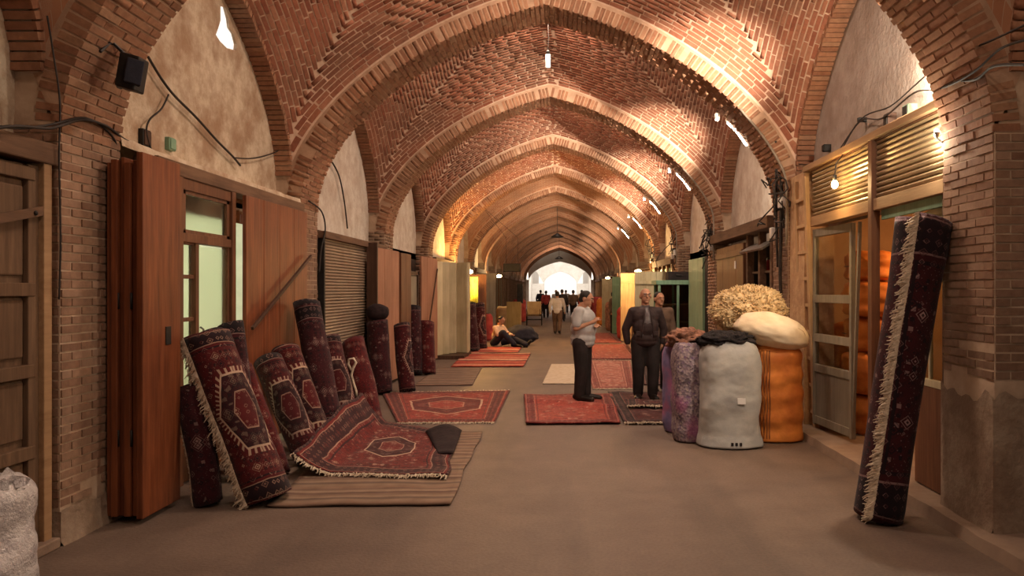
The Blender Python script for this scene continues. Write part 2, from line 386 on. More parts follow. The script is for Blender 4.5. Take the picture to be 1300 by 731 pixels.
def box(name, mat, parent, x0, x1, y0, y1, z0, z1, bevel=0):
    return MB().box(x0, x1, y0, y1, z0, z1).build(name, mat, parent, bevel=bevel)

# single bricks: the ones that show largest are objects, the rest is one joined part
ub = MB().box(-.5, .5, -.5, .5, -.5, .5).mesh('brick')
UB = {}
def lay(parent, mats, mat, nind=300):
    """mats: list of (centre, a, b, n) - brick axes with full lengths; n looks out of the wall"""
    if not mats: return
    A = np.array([[list(c), list(a), list(b), list(n)] for c, a, b, n in mats], dtype=float)
    c, a, b, n = A[:, 0], A[:, 1], A[:, 2], A[:, 3]
    rel = c-np.array([0, 0, EYE]); d2 = (rel**2).sum(1); yy = np.maximum(rel[:, 1], .01)
    px = VX+F*rel[:, 0]/yy; py = VY-F*rel[:, 2]/yy
    nn = n/np.linalg.norm(n, axis=1, keepdims=True)
    fac = np.clip(-(nn*rel).sum(1)/np.sqrt(d2), 0, 1)
    sc = np.linalg.norm(a, axis=1)*np.linalg.norm(b, axis=1)*fac/d2
    sc[(px < -5) | (px > 1305) | (py < -5) | (py > 736) | (rel[:, 1] < .5)] = 0
    order = np.argsort(-sc); ind = [i for i in order[:nind] if sc[i] > 0]
    if mat not in UB: UB[mat] = ub.copy(); UB[mat].name = 'brick'; UB[mat].materials.append(M[mat])
    for i in ind:
        o = bpy.data.objects.new('brick', UB[mat]); C.objects.link(o); o.parent = parent
        la, lb, ln = np.linalg.norm(a[i]), np.linalg.norm(b[i]), np.linalg.norm(n[i])
        ea = a[i]/la; en = n[i]/ln; en = en-ea*en.dot(ea); en /= np.linalg.norm(en); eb = np.cross(en, ea)
        o.matrix_basis = Matrix.LocRotScale(Vector(c[i]), Matrix(np.array([ea, eb, en]).T.tolist()).to_quaternion(), Vector((la, lb, ln)))
    rest = np.setdiff1d(np.arange(len(c)), ind)
    if len(rest):
        sg = np.array([(-.5, -.5, -.5), (.5, -.5, -.5), (.5, .5, -.5), (-.5, .5, -.5), (-.5, -.5, .5), (.5, -.5, .5), (.5, .5, .5), (-.5, .5, .5)])
        V = c[rest][:, None]+np.einsum('kj,njd->nkd', sg, A[rest][:, 1:])
        Fq = np.array([(3, 2, 1, 0), (4, 5, 6, 7), (0, 1, 5, 4), (1, 2, 6, 5), (2, 3, 7, 6), (3, 0, 4, 7)])
        N = len(rest); f = (Fq[None]+8*np.arange(N)[:, None, None]).reshape(-1)
        m = bpy.data.meshes.new('brickwork'); m.vertices.add(8*N); m.vertices.foreach_set('co', V.reshape(-1).astype(np.float32))
        m.loops.add(24*N); m.loops.foreach_set('vertex_index', f.astype(np.int32)); m.polygons.add(6*N)
        m.polygons.foreach_set('loop_start', np.arange(0, 24*N, 4, dtype=np.int32)); m.update(calc_edges=True); m.validate()
        m.materials.append(M[mat]); o = bpy.data.objects.new('brickwork', m); C.objects.link(o); o.parent = parent; o['kind'] = 'stuff'
        return o

# ------------------------------------------------------------------ floor
fl = MB()
nx, ny = 24, 90
for j in range(ny+1):
    for i in range(nx+1):
        x = XC-3.6+7.2*i/nx; y = -4.5+125*j/ny
        fl.v.append((x, y, 0.0))
for j in range(ny):
    for i in range(nx): k = j*(nx+1)+i; fl.f.append((k, k+1, k+nx+2, k+nx+1))
floor = fl.build('floor', 'street_floor', kind='structure')

# ------------------------------------------------------------------ vaulted ceiling
def P(t, w=.72): t = min(1, abs(t)); return w*math.sqrt(max(0, 1-t*t))+(1-w)*(1-t)
def Av(x): return RA*P(x/HV)
ST = .40                         # the lunettes are stilted above the springing
def Bv(y): return ST+(RB-ST)*P(y/HL, .62)
def surf(x, y, yc): return Vector((XC+x, yc+y, ZS+math.sqrt(Av(x)**2+Bv(y)**2)))
def nrm(x, y, yc, e=.004):
    x = max(-HV+.006, min(HV-.006, x)); y = max(-HL+.006, min(HL-.006, y))
    n = (surf(x+e, y, yc)-surf(x-e, y, yc)).cross(surf(x, y+e, yc)-surf(x, y-e, yc))
    n.normalize(); return -n if n.z > 0 else n
HOLE = .42
ceiling = root('ceiling')
def vault_bricks(yc):
    out = []
    def rings(side):
        along = HL if side == 'x' else HV; perp = HV if side == 'x' else HL
        f = (lambda p, q: surf(p, q, yc)) if side == 'x' else (lambda p, q: surf(q, p, yc))
        # positions of the courses, evenly spaced over the surface at the middle
        ps = np.linspace(0, perp*.999, 500); L = [0]
        for i in range(1, 500): L.append(L[-1]+(f(ps[i], 0)-f(ps[i-1], 0)).length)
        L = np.array(L); n = int(L[-1]/.064); cuts = np.interp(np.linspace(0, L[-1], n+1), L, ps)
        for sgn in (-1, 1):
            for i in range(n):
                p0, p1 = sgn*cuts[i], sgn*cuts[i+1]; pm = (p0+p1)/2; lim = along*abs(pm)/perp
                qs = lim*np.sin(np.linspace(-math.pi/2, math.pi/2, 60)); l = [0]; prev = f(pm, qs[0])
                for q in qs[1:]: cur = f(pm, q); l.append(l[-1]+(cur-prev).length); prev = cur
                l = np.array(l); tot = l[-1]
                if tot < .08: continue
                s = -random.random()*.2
                while s < tot-.03:
                    s0, s1 = max(s, 0), min(s+.212, tot); s += .212+random.uniform(-.012, .012)
                    if s1-s0 < .07: continue
                    q0, q1 = np.interp([s0, s1], l, qs); qm = (q0+q1)/2
                    if side == 'x': xm, ym = pm, qm
                    else: xm, ym = qm, pm
                    if math.hypot(xm, ym) < HOLE+.05: continue
                    a = f(pm, q1)-f(pm, q0); b = f(p1, qm)-f(p0, qm); c0 = f(pm, qm)
                    al = a.length; b = b-a*(a.dot(b)/(al*al)); nr = a.cross(b).normalized()
                    if nr.dot(nrm(xm, ym, yc)) < 0: nr = -nr
                    k = max(1, round(b.length/.072))
                    for j in range(k):
                        bb = b/k; c = c0+b*((j+.5)/k-.5)
                        if bb.length < .03: continue
                        out.append((c+nr*(.007-.015+random.uniform(-.003, .004)), a*((al-.017)/al), bb*(1-.017/bb.length), nr*.03))
    rings('x'); rings('y'); return out
NG = 44
def vault_shell(yc, mat, bricks=True):
    m = MB(); m.uv = []
    th = [math.sin(-math.pi/2+math.pi*i/NG) for i in range(NG+1)]
    for j in range(NG+1):
        for i in range(NG+1):
            x, y = HV*th[i], HL*th[j]; m.v.append(tuple(surf(x, y, yc)))
            m.uv.append((y, math.asin(th[i])*3.3) if abs(th[i]) > abs(th[j]) else (math.asin(th[i])*3.3, y*1.2))
    for j in range(NG):
        for i in range(NG):
            k = j*(NG+1)+i
            xm, ym = HV*(th[i]+th[i+1])/2, HL*(th[j]+th[j+1])/2
            if math.hypot(xm, ym) < HOLE: continue
            m.f.append((k, k+NG+1, k+NG+2, k+1))
    return m.build('vault', mat, ceiling, smooth=True)
for k in range(0, 16):
    yc = ribY[k]+BAY/2
    near = 2 <= k <= 5
    v = vault_shell(yc, 'mortar' if near else 'far_brick')
    if near: lay(v, vault_bricks(yc), 'vault_brick', 300 if k <= 3 else 0)
    # roof opening at the crown with a brick collar
    col = MB(); z0 = ZS+math.sqrt(RA**2+RB**2)-.12
    rr = [(HOLE+.10, z0), (HOLE-.0, z0-.02), (HOLE, z0+.55), (HOLE+.35, z0+.55), (HOLE+.35, z0)]
    for r, z in rr:
        for q in range(24): w = 2*math.pi*q/24; col.v.append((XC+r*math.cos(w), yc+r*math.sin(w), z))
    for i in range(len(rr)):
        for q in range(24): q2 = (q+1) % 24; i2 = (i+1) % len(rr); col.f.append((i*24+q, i*24+q2, i2*24+q2, i2*24+q))
    col.build('skylight_collar', 'rib_brick', v, smooth=False)

def ribcurve(h, r, n=48): return [(h*math.sin(-math.pi/2+math.pi*i/n), ZS+r*P(math.sin(-math.pi/2+math.pi*i/n))) for i in range(n+1)]
for k, ry in enumerate(ribY):
    a = ribcurve(HR, RR); b = [(x, ZS+math.hypot(z-ZS, ST)+.03) for x, z in ribcurve(HV+.03, RA)]; n = len(a); m = MB(); m.uv = []
    y0, y1 = ry-RW, ry+RW
    for (x, z) in a: m.v.append((XC+x, y0, z)); m.uv.append((x*1.2, 0))
    for (x, z) in a: m.v.append((XC+x, y1, z)); m.uv.append((x*1.2, .7))
    for (x, z) in b: m.v.append((XC+x, y0, z)); m.uv.append((x*1.2, -.2))
    for (x, z) in b: m.v.append((XC+x, y1, z)); m.uv.append((x*1.2, .9))
    for i in range(n-1):
        m.f += [(i, i+1, n+i+1, n+i), (2*n+i, 2*n+i+1, i+1, i), (n+i, n+i+1, 3*n+i+1, 3*n+i), (3*n+i, 3*n+i+1, 2*n+i+1, 2*n+i)]
    near = 2 <= k <= 7
    rib = m.build('rib_arch', 'mortar_rib' if near else 'far_brick', ceiling, smooth=False)
    if near:
        fine = [(HR*math.sin(-math.pi/2+math.pi*i/400), ZS+RR*P(math.sin(-math.pi/2+math.pi*i/400))) for i in range(401)]
        l = [0]
        for i in range(1, 401): l.append(l[-1]+math.dist(fine[i], fine[i-1]))
        l = np.array(l); xs = np.array([q[0] for q in fine]); zs = np.array([q[1] for q in fine]); N = int(l[-1]/.064); out = []
        for i in range(N):
            s0, s1 = l[-1]*i/N, l[-1]*(i+1)/N; sm = (s0+s1)/2
            x0, x1 = np.interp([s0, s1], l, xs); z0, z1 = np.interp([s0, s1], l, zs)
            t = Vector((x1-x0, 0, z1-z0)); nr = Vector((t.z, 0, -t.x)).normalized(); c = Vector((XC+(x0+x1)/2, 0, (z0+z1)/2))
            cuts = [-RW-.006-.012*random.random(), -.118, .118, RW+.012] if i % 2 else [-RW-.006-.012*random.random(), -.235, 0, .235, RW+.012]
            for p, q in zip(cuts[:-1], cuts[1:]):
                pr = random.uniform(.004, .018)
                out.append((c+Vector((0, ry+(p+q)/2, 0))+nr*(pr-.09), Vector((0, q-p-.014, 0)), t*((t.length-.017)/t.length), nr*.18))
        lay(rib, out, 'rib_brick', 300 if k <= 4 else 0)

# ------------------------------------------------------------------ side walls: piers, lunettes, shop backs
wallL, wallR = root('wall_left'), root('wall_right')
def pier(side, ry, k, plaster_to=0.0, mat='pier_brick', nind=0):
    w = wallL if side < 0 else wallR
    xf = XC+side*HR; xb = XC+side*(HW+.25)
    y0, y1 = ry-RW, ry+RW
    x0, x1 = min(xf, xb), max(xf, xb)
    sh0 = XC+side*(HR+.09); box('pier_shoulder', 'mortar_dark', w, min(sh0, xb), max(sh0, xb), y0+.006, y1-.006, 2.6, ZS+ST+.10)
    p = MB().box(x0, x1, y0, y1, 0, ZS+.12).build('pier', 'mortar_dark' if k <= 5 else 'base_plaster', w)
    if k > 5: return p
    out = []; H = .061; nrow = int((ZS+.1)/H); XF = Vector((-side, 0, 0))
    for r in range(nrow):
        z = (r+.5)*H
        if z < plaster_to+.14*noise.noise((r*.9, k*3.1, 0)): continue
        cuts = [y0, y0+.225, y0+.46, y1] if r % 2 else [y0, y0+.115, y0+.345, y0+.575, y1]
        for a, b in zip(cuts[:-1], cuts[1:]):
            if z < plaster_to+.3 and noise.noise((a*3, z*4, k)) > .18: continue
            pr = random.uniform(.002, .014)
            out.append((Vector((xf-side*pr+side*.05, (a+b)/2, z)), Vector((0, b-a-.013, 0)), Vector((0, 0, H-.013)), XF*.10))
        # end that looks towards the camera and the far end
        for ye, sg in ((y0, -1), (y1, 1)):
            d = abs(xb-xf); cx = [0, .2, d] if r % 2 else [0, .105, .32, d]
            for a, b in zip(cx[:-1], cx[1:]):
                xa = xf+side*(a+.003); xb2 = xf+side*b
                pr = random.uniform(.001, .012)
                out.append((Vector(((xa+xb2)/2, ye+sg*(pr-.04), z)), Vector((b-a-.013, 0, 0)), Vector((0, 0, H-.013)), Vector((0, sg*.08, 0))))
    lay(p, out, mat, nind)
    if plaster_to > .2:
        m = MB(); n = 14
        # worn plaster coat at the foot of the pier
        for (xa, ya, xb3, yb) in ((xf-side*.022, y1, xf-side*.022, y0-.022), (xf-side*.022, y0-.022, xb, y0-.022)):
            b0 = len(m.v)
            for i in range(n+1):
                f = i/n; x = xa+(xb3-xa)*f; y = ya+(yb-ya)*f
                top = plaster_to*(.92+.16*noise.noise((x*6.3, y*6.3, 4.0+k)))
                for q in range(9):
                    z = top*q/8; bul = .012*noise.noise((x*4, y*4, z*4))+.025*(1-q/8)**2
                    nx_, ny_ = (-side, 0) if xa == xb3 else (0, -1)
                    if i in (0, n) : bul = .0 if q else .02
                    m.v.append((x+nx_*bul, y+ny_*bul, z))
            for i in range(n):
                for q in range(8): m.f.append((b0+i*9+q, b0+(i+1)*9+q, b0+(i+1)*9+q+1, b0+i*9+q+1))
        m.build('plaster_base', 'base_plaster', p, smooth=True)
    return p
for k, ry in enumerate(ribY):
    pier(-1, ry, k, .25 if k == 2 else .3, nind=300 if k in (2, 3) else 0)
    pier(1, ry, k, 1.05 if k == 2 else .5, nind=300 if k in (2, 3) else 0)

def lunette(side, k, mat, hole=None):
    w = wallL if side < 0 else wallR
    yc = ribY[k]+BAY/2; xp = XC+side*HW; z0, z1 = 2.45, ZS+RB+.1
    bm = bmesh.new()
    n = 20; pts = [(yc-HL-.35, z0)]
    outer = [(yc-HL-.3, z0), (yc+HL+.3, z0), (yc+HL+.3, z1), (yc-HL-.3, z1)]
    def loop(ps):
        vs = [bm.verts.new((xp, y, z)) for y, z in ps]
        return [bm.edges.new((vs[i], vs[(i+1) % len(vs)])) for i in range(len(vs))], vs
    ed, ov = loop(outer); 
    rim = None
    if hole: e2, rim = loop(hole); ed += e2
    bmesh.ops.triangle_fill(bm, use_beauty=True, use_dissolve=False, edges=ed)
    if rim:
        def inside(y, z):
            c_ = False
            for i in range(len(hole)):
                (ya, za), (yb, zb) = hole[i], hole[i-1]
                if (za > z) != (zb > z) and y < (yb-ya)*(z-za)/(zb-za)+ya: c_ = not c_
            return c_
        bad = [f for f in bm.faces if inside(f.calc_center_median().y, f.calc_center_median().z)]
        bmesh.ops.delete(bm, geom=bad, context='FACES_ONLY')
    if rim:
        bk = [bm.verts.new((v.co.x+side*.03, v.co.y+random.uniform(-.02, .02), v.co.z+random.uniform(-.02, .02))) for v in rim]
        for i in range(len(rim)): j = (i+1) % len(rim); bm.faces.new((rim[i], rim[j], bk[j], bk[i]))
    me = bpy.data.meshes.new('lunette'); bm.to_mesh(me); bm.free(); me.materials.append(M[mat])
    o = bpy.data.objects.new('lunette', me); C.objects.link(o); o.parent = w
    # ring of bricks that frames the lunette
    xe = XC+side*(HV-.02); fine = [(HL*math.sin(-math.pi/2+math.pi*i/300), ZS+Bv(HL*math.sin(-math.pi/2+math.pi*i/300))) for i in range(301)]
    m = MB(); x2 = XC+side*(HW+.01)
    for (y, z) in fine[::6]: m.v += [(xe, yc+y, z), (x2, yc+y, z)]
    for i in range(50): m.f.append((2*i, 2*i+2, 2*i+3, 2*i+1))
    ring = m.build('lunette_arch', 'mortar_dark', w, smooth=True)
    if k <= 5:
        l = [0]
        for i in range(1, 301): l.append(l[-1]+math.dist(fine[i], fine[i-1]))
        l = np.array(l); ys = np.array([q[0] for q in fine]); zs = np.array([q[1] for q in fine]); N = int(l[-1]/.066); out = []
        for i in range(N):
            y0, y1 = np.interp([l[-1]*i/N, l[-1]*(i+1)/N], l, ys); z0, z1 = np.interp([l[-1]*i/N, l[-1]*(i+1)/N], l, zs)
            t = Vector((0, y1-y0, z1-z0)); nr = Vector((0, t.z, -t.y)).normalized()
            pr = random.uniform(.03, .045)
            out.append((Vector(((xe+x2)/2-side*random.uniform(.02, .035), yc+(y0+y1)/2, (z0+z1)/2))+nr*(pr-.05), Vector((x2-xe+.04*side, 0, 0)), t*((t.length-.014)/t.length), nr*.10))
        lay(ring, out, 'rib_brick', 120 if k <= 3 else 0)
holepts = []
for i, (px_, py_) in enumerate([(280, 8), (287, 10), (290, 22), (291, 36), (297, 44), (301, 56), (299, 64), (288, 61), (279, 52), (274, 44), (277, 36), (280, 26)]):
    Yh = -(XC-HW)*F/(VX-px_); holepts.append((Yh, EYE+(VY-py_)*Yh/F))
for k in range(0, 16):
    lunette(-1, k, 'old_plaster' if k <= 2 else 'pale_plaster', holepts if k == 2 else None)
    lunette(1, k, 'grey_plaster' if k == 2 else 'pale_plaster')

# lower walls behind the shop fronts (bays with a room behind them stay open)
OPEN = {(-1, 2), (1, 2), (1, 3)}
for k in range(0, 16):
    for side in (-1, 1):
        if (side, k) in OPEN: continue
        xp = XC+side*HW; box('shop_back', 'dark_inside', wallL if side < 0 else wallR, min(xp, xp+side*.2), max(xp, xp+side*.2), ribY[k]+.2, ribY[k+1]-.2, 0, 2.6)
def shop_room(name, side, y0, y1, x0, x1, mat, h=2.7):
    r = root(name); t = .06; xa, xb = min(x0, x1), max(x0, x1)
    xback = xb if side > 0 else xa
    box('back_wall', mat, r, *( (xback, xback+t) if side > 0 else (xback-t, xback)), y0, y1, 0, h)
    box('side_wall', mat, r, xa, xb, y0-t, y0, 0, h); box('side_wall', mat, r, xa, xb, y1, y1+t, 0, h)
    box('shop_ceiling', mat, r, xa-.0, xb, y0, y1, h, h+t); box('shop_floor', 'stone_sill', r, xa, xb, y0, y1, -.05, .06); return r
shop_room('wall_shop_left', -1, 6.0, 10.0, XC-HW, XC-HW-2.2, 'shop_wall', 2.62)
shop_room('wall_shop_right', 1, 6.0, 10.0, XC+HW, XC+HW+1.9, 'shop_wall_warm', 2.9)
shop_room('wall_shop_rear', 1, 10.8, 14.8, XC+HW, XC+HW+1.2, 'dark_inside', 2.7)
lamp('shop_light', 'POINT', (-4.75, 7.9, 2.2), 80, (1, 1, .80), .15)
lamp('shop_light', 'POINT', (4.2, 8.1, 2.3), 34, (1, .55, .22), .12)
lamp('shop_light', 'POINT', (3.9, 12.2, 2.2), 7, (1, .7, .4), .1)

def panel(parent, p, q, z0, z1, n, mat, th=.04, gap=.006, name='plank', bevel=.004, jz=0.0):
    p, q = Vector((*p, 0)), Vector((*q, 0)); d = q-p; L = d.length; d.normalize(); nrm_ = Vector((-d.y, d.x, 0)); out = []
    w = L/n
    for i in range(n):
        c = p+d*w*(i+.5); a, b = z0+random.uniform(0, jz), z1-random.uniform(0, jz)
        m = MB().obox(c+Vector((0, 0, (a+b)/2)), d*(w-gap)/2, nrm_*(th/2*random.uniform(.9, 1.0)), Vector((0, 0, (b-a)/2)))
        out.append(m.build(name, mat, parent, bevel=bevel))
    return out
def bars(parent, name, mat, segs, w, h, bevel=.004, up=(0, 0, 1)):
    return [MB().bar(p, q, w, h, up).build(name, mat, parent, bevel=bevel) for p, q in segs]

# ---- left, beside the first pier: old panelled door
d1 = root('door_1'); xd = XL-.02
box('door_board', 'old_wood', d1, xd-.10, xd-.06, 2.2, 5.1, .06, 2.5)
for y in (5.10, 4.62, 4.14, 3.66, 3.18, 2.70): box('stile', 'old_wood', d1, xd-.06, xd-.02, y-.10 if y > 5 else y-.05, y, .06, 2.5, .006)
for z in (.10, .62, 1.14, 1.66, 2.40): box('rail', 'old_wood', d1, xd-.062, xd-.012, 2.2, 5.06, z, z+.085, .006)
for y in (4.18, 4.66):
    for z in (.2, .72, 1.24, 1.76): box('door_panel', 'old_wood', d1, xd-.066, xd-.044, y+.04, y+.33, z+.03, z+.40 if z < 1.7 else z+.60, .012)
box('door_post', 'pale_beam', d1, xd-.10, xd+.015, 5.10, 5.18, 0, 2.56, .006)
box('lintel', 'beam_wood', d1, xd-.14, xd+.03, 2.0, 5.24, 2.52, 2.66, .01)
MB().bar((xd, 3.9, 1.95), (xd, 5.14, 2.22), .022, .06).build('strap', 'beam_wood', d1, bevel=.003)
for y, z in ((5.02, 2.19), (4.4, 2.05)): MB().ell((xd+.014, y, z), (.012, .016, .016)).build('strap_bolt', 'dark_metal', d1, smooth=True)
box('threshold', 'stone_sill', d1, xd-.12, xd+.06, 2.2, 5.2, 0, .07, .01)

# ---- left bay 1: folded shutters, shop window, wide leaf, beam
s = thing('folding_shutter', (-3.17, 5.98, 0), 'stack of tall red-brown wooden shutter leaves folded beside the green-lit shop window', 'shutter')
lvs = []
for i, (x, w, y) in enumerate(((-3.305, .032, 5.74), (-3.258, .05, 5.72), (-3.212, .03, 5.75), (-3.165, .05, 5.725), (-3.115, .04, 5.745))):
    lvs.append(box('leaf', 'red_wood', s, x-w/2, x+w/2, y, 6.22+.02*(i % 2), .05, 2.63+.06*((i*7) % 3)/3, .007))
lvs.append(box('leaf', 'red_wood', s, -3.085, -3.035, 5.70, 6.26, .04, 2.70, .007))
for z in (.62, 1.62): 
    for x, lf in ((-3.235, lvs[1]), (-3.14, lvs[3])): MB().tube([(x, 5.735, z-.06), (x, 5.735, z+.06)], .010).build('hinge', 'dark_metal', lf, smooth=True)
box('padlock_plate', 'dark_metal', lvs[-1], -3.036, -3.028, 6.02, 6.10, 1.28, 1.42, .003)

s = thing('shop_window', (-3.35, 7.35, 0), 'dark wooden shop window and door frame with pale green lit panes', 'window')
xw = -3.34
for y, z0, z1, w in ((6.80, 0, 2.68, .09), (7.90, 0, 2.68, .09)): box('post', 'brown_wood', s, xw-.06, xw+.05, y-w/2, y+w/2, z0, z1, .006)
box('mullion', 'brown_wood', s, xw-.04, xw+.03, 7.115, 7.165, .8, 2.15, .005)
box('top_rail', 'brown_wood', s, xw-.05, xw+.035, 6.845, 7.855, 2.58, 2.68, .005)
box('transom', 'brown_wood', s, xw-.05, xw+.04, 6.845, 7.855, 2.12, 2.20, .005)
for (a, b, z0, z1) in ((6.845, 7.855, 2.20, 2.58),):
    for r in ((a, a+.10, z0, z1), (b-.06, b, z0, z1), (a, b, z0, z0+.035), (a, b, z1-.035, z1)): box('sash', 'brown_wood', s, xw-.03, xw+.02, *r, .003)
    box('pane', 'frosted_glass', s, xw-.012, xw-.006, a+.10, b-.06, z0+.03, z1-.03)
for z0, z1 in ((.82, 1.42), (1.46, 1.80), (1.84, 2.10)):
    box('pane', 'frosted_glass', s, xw-.012, xw-.006, 6.86, 7.10, z0, z1)
    box('glazing_bar', 'brown_wood', s, xw-.02, xw+.015, 6.845, 7.115, z1, z1+.035, .003)
box('pane', 'frosted_glass', s, xw-.012, xw-.006, 7.19, 7.84, .85, 2.10)
for r in ((7.165, 7.20, .8, 2.12), (7.82, 7.855, .8, 2.12), (7.165, 7.855, .76, .85)): box('sash', 'brown_wood', s, xw-.03, xw+.02, *r, .003)
box('lower_panel', 'brown_wood', s, xw-.04, xw+.0, 6.845, 7.855, .0, .8, .006)
box('side_board', 'brown_wood', s, xw-.05, xw+.0, 6.0, 6.76, .0, 2.68, .006)
MB().tube([(xw+.02, 7.22, 1.22), (xw+.05, 7.22, 1.24), (xw+.05, 7.22, 1.34), (xw+.02, 7.22, 1.36)], .009).build('door_handle', 'steel', s, smooth=True)
s = thing('shop_door_leaf', (-3.22, 8.85, 0), 'wide reddish plank door leaf opened against the wall, diagonal bar across it', 'door')
panel(s, (-3.22, 7.97), (-3.19, 9.78), .08, 2.66, 4, 'red_wood', .045, .008)
bars(s, 'rail', 'red_wood', [((-3.255, 7.99, z), (-3.225, 9.76, z)) for z in (.35, 2.42)], .03, .10)
MB().bar((-3.13, 7.95, 1.31), (-3.11, 9.75, 2.12), .03, .035).build('diagonal_bar', 'dark_wood', s, bevel=.004)
box('door_post', 'brown_wood', wallL, -3.44, -3.33, 9.80, 10.02, 0, 2.66, .006)
t1 = MB().box(-3.50, -3.29, 6.42, 10.06, 2.68, 2.80).build('trim_1', 'beam_wood', None, bevel=.01, kind='structure')
# mud ledge on the beam, broken along its edge
m = MB(); n = 60
for i in range(n+1):
    y = 5.95+4.1*i/n; h = 2.80+.05+.045*noise.noise((y*2.2, 3, 0))+.02*noise.noise((y*9, 1, 0)); x = -3.33+.03*noise.noise((y*3, 9, 0))
    m.v += [(x, y, 2.79), (x-.01, y, h), (-3.68, y, h+.10), (-3.68, y, 2.79)]
for i in range(n):
    for a, b in ((0, 1), (1, 2)): m.f.append((4*i+a, 4*i+4+a, 4*i+4+b, 4*i+b))
m.build('trim_2', 'old_plaster', smooth=True, kind='structure')
for (y, z, w, h, lab) in ((6.85, 3.02, .13, .15, 'small dark meter box on the left lunette nearest the shutters'), (7.30, 3.05, .12, .12, 'small green meter box on the left lunette above the window')):
    b = thing('meter_box', (-3.62, y, z), lab, 'meter box', 'meter boxes on the left wall')
    box('case', 'green_paint' if y > 7 else 'dark_metal', b, -3.665, -3.61, y-w/2, y+w/2, z-h/2, z+h/2, .008)
    box('lid', 'green_paint' if y > 7 else 'dark_wood', b, -3.612, -3.60, y-w/2+.012, y+w/2-.012, z-h/2+.012, z+h/2-.012, .004)

# ---- left bay 2: roller shutter, boards
s = thing('roller_shutter', (-3.35, 12.4, 0), 'closed ribbed roller shutter behind the standing rug rolls', 'shutter')
m = MB(); zz = .1
i = 0
while zz < 2.42:
    b = len(m.v)
    for y in (11.0, 13.66):
        m.v += [(-3.36, y, zz), (-3.343, y, zz+.009), (-3.339, y, zz+.022), (-3.343, y, zz+.036), (-3.36, y, zz+.043)]
    for q in range(4): m.f.append((b+q, b+5+q, b+6+q, b+q+1))
    zz += .045
m.build('slats', 'shutter_metal', s, kind='stuff')
for y in (10.98, 13.68): box('guide_rail', 'dark_metal', s, -3.40, -3.31, y-.03, y+.03, 0, 2.45, .004)
box('shutter_housing', 'beam_wood', s, -3.5, -3.27, 10.9, 14.7, 2.42, 2.52, .01)
box('bottom_bar', 'dark_metal', s, -3.37, -3.32, 11.0, 13.66, .03, .1, .004)
box('door_post', 'pale_plaster', wallL, -3.48, -3.36, 13.74, 14.1, 0, 2.42)
s = thing('wooden_door_leaf', (-3.1, 14.0, 0), 'tall pinkish-brown plank door leaf swung open past the roller shutter', 'door')
panel(s, (-3.17, 13.35), (-3.08, 14.75), .06, 2.42, 3, 'pink_wood', .05)
box('edge_board', 'dark_wood', s, -3.30, -3.12, 13.27, 13.34, .0, 2.5, .005)
s = thing('wooden_door_leaf', (-3.0, 15.0, 0), 'narrow brown door leaf standing in front of the third left pier', 'door')
panel(s, (-3.05, 14.80), (-3.02, 15.6), .06, 2.40, 2, 'brown_wood', .05)
# ---- left bay 3
s = thing('mirror_door', (-3.2, 16.6, 0), 'grey-glazed narrow door in dark frame behind a pair of standing rug rolls', 'door')
for r in ((16.0, 16.08, 0, 2.1), (17.3, 17.4, 0, 2.1), (16.0, 17.4, 2.02, 2.1), (16.0, 17.4, .9, 1.0)): box('frame', 'dark_wood', s, -3.25, -3.17, *r, .004)
box('pane', 'grey_paint', s, -3.22, -3.20, 16.08, 17.3, 1.0, 2.02); box('lower_panel', 'brown_wood', s, -3.23, -3.20, 16.08, 17.3, .0, .9)
s = thing('wooden_door_leaf', (-3.1, 18.3, 0), 'brown plank leaf just before the cream folding doors', 'door')
panel(s, (-3.14, 17.45), (-3.05, 19.1), .05, 2.45, 3, 'pink_wood', .05)
MB().bar((-3.01, 17.6, .7), (-3.0, 18.9, 2.2), .03, .03).build('diagonal_bar', 'dark_wood', s)
# ---- left bay 4: cream folding doors
s = thing('cream_folding_door', (-2.8, 19.6, 0), 'cream painted folding door leaves standing zigzag into the street', 'door')
pts = [(-3.10, 19.2), (-2.98, 19.5), (-3.06, 19.62), (-2.86, 19.75), (-2.92, 19.95), (-2.72, 20.0), (-2.74, 20.25), (-2.42, 20.1), (-2.46, 20.7)]
for i, (a, b) in enumerate(zip(pts[:-1], pts[1:])): panel(s, a, b, .10, 2.40, 1, 'cream_paint', .045, .01, 'leaf')
box('sill', 'dark_wood', s, -3.15, -2.40, 19.25, 20.75, 0, .09)
box('end_board', 'cream_paint', s, -2.80, -2.43, 20.72, 20.76, .1, 2.42, .004)

# ---- right bay 1: shop with slatted header panels
xs = 2.93
box('trim_3', 'pale_beam', None, xs-.06, xs+.14, 6.0, 9.42, 3.10, 3.17, .008)['kind'] = 'structure'
s = thing('slatted_header', (xs, 7.7, 2.5), 'two panels of gold-lit horizontal metal slats above the right shop opening', 'shutter')
for (y0, y1) in ((6.02, 7.34), (7.46, 9.22)):
    for i in range(11):
        z = 2.555+i*.0495
        m = MB()
        for y in (y0, y1): m.v += [(xs+.03, y, z), (xs+.0, y, z+.012), (xs-.008, y, z+.028), (xs+.0, y, z+.042), (xs+.03, y, z+.047), (xs+.04, y, z+.047), (xs+.04, y, z)]
        for q in range(7): m.f.append((q, (q+1) % 7, 7+(q+1) % 7, 7+q))
        m.f += [tuple(range(7)), tuple(reversed(range(7, 14)))]
        m.build('slat', 'slat_metal', s, smooth=False)
    box('backing', 'dark_metal', s, xs+.045, xs+.07, y0, y1, 2.5, 3.1)
box('lower_beam', 'pale_beam', s, xs-.03, xs+.08, 6.0, 9.25, 2.44, 2.55, .006)
box('upper_rail', 'brown_wood', s, xs-.02, xs+.06, 6.0, 9.25, 3.085, 3.115, .004)
s = thing('shop_post', (xs, 7.4, 0), 'slim brown wooden post in the middle of the right shop opening', 'post')
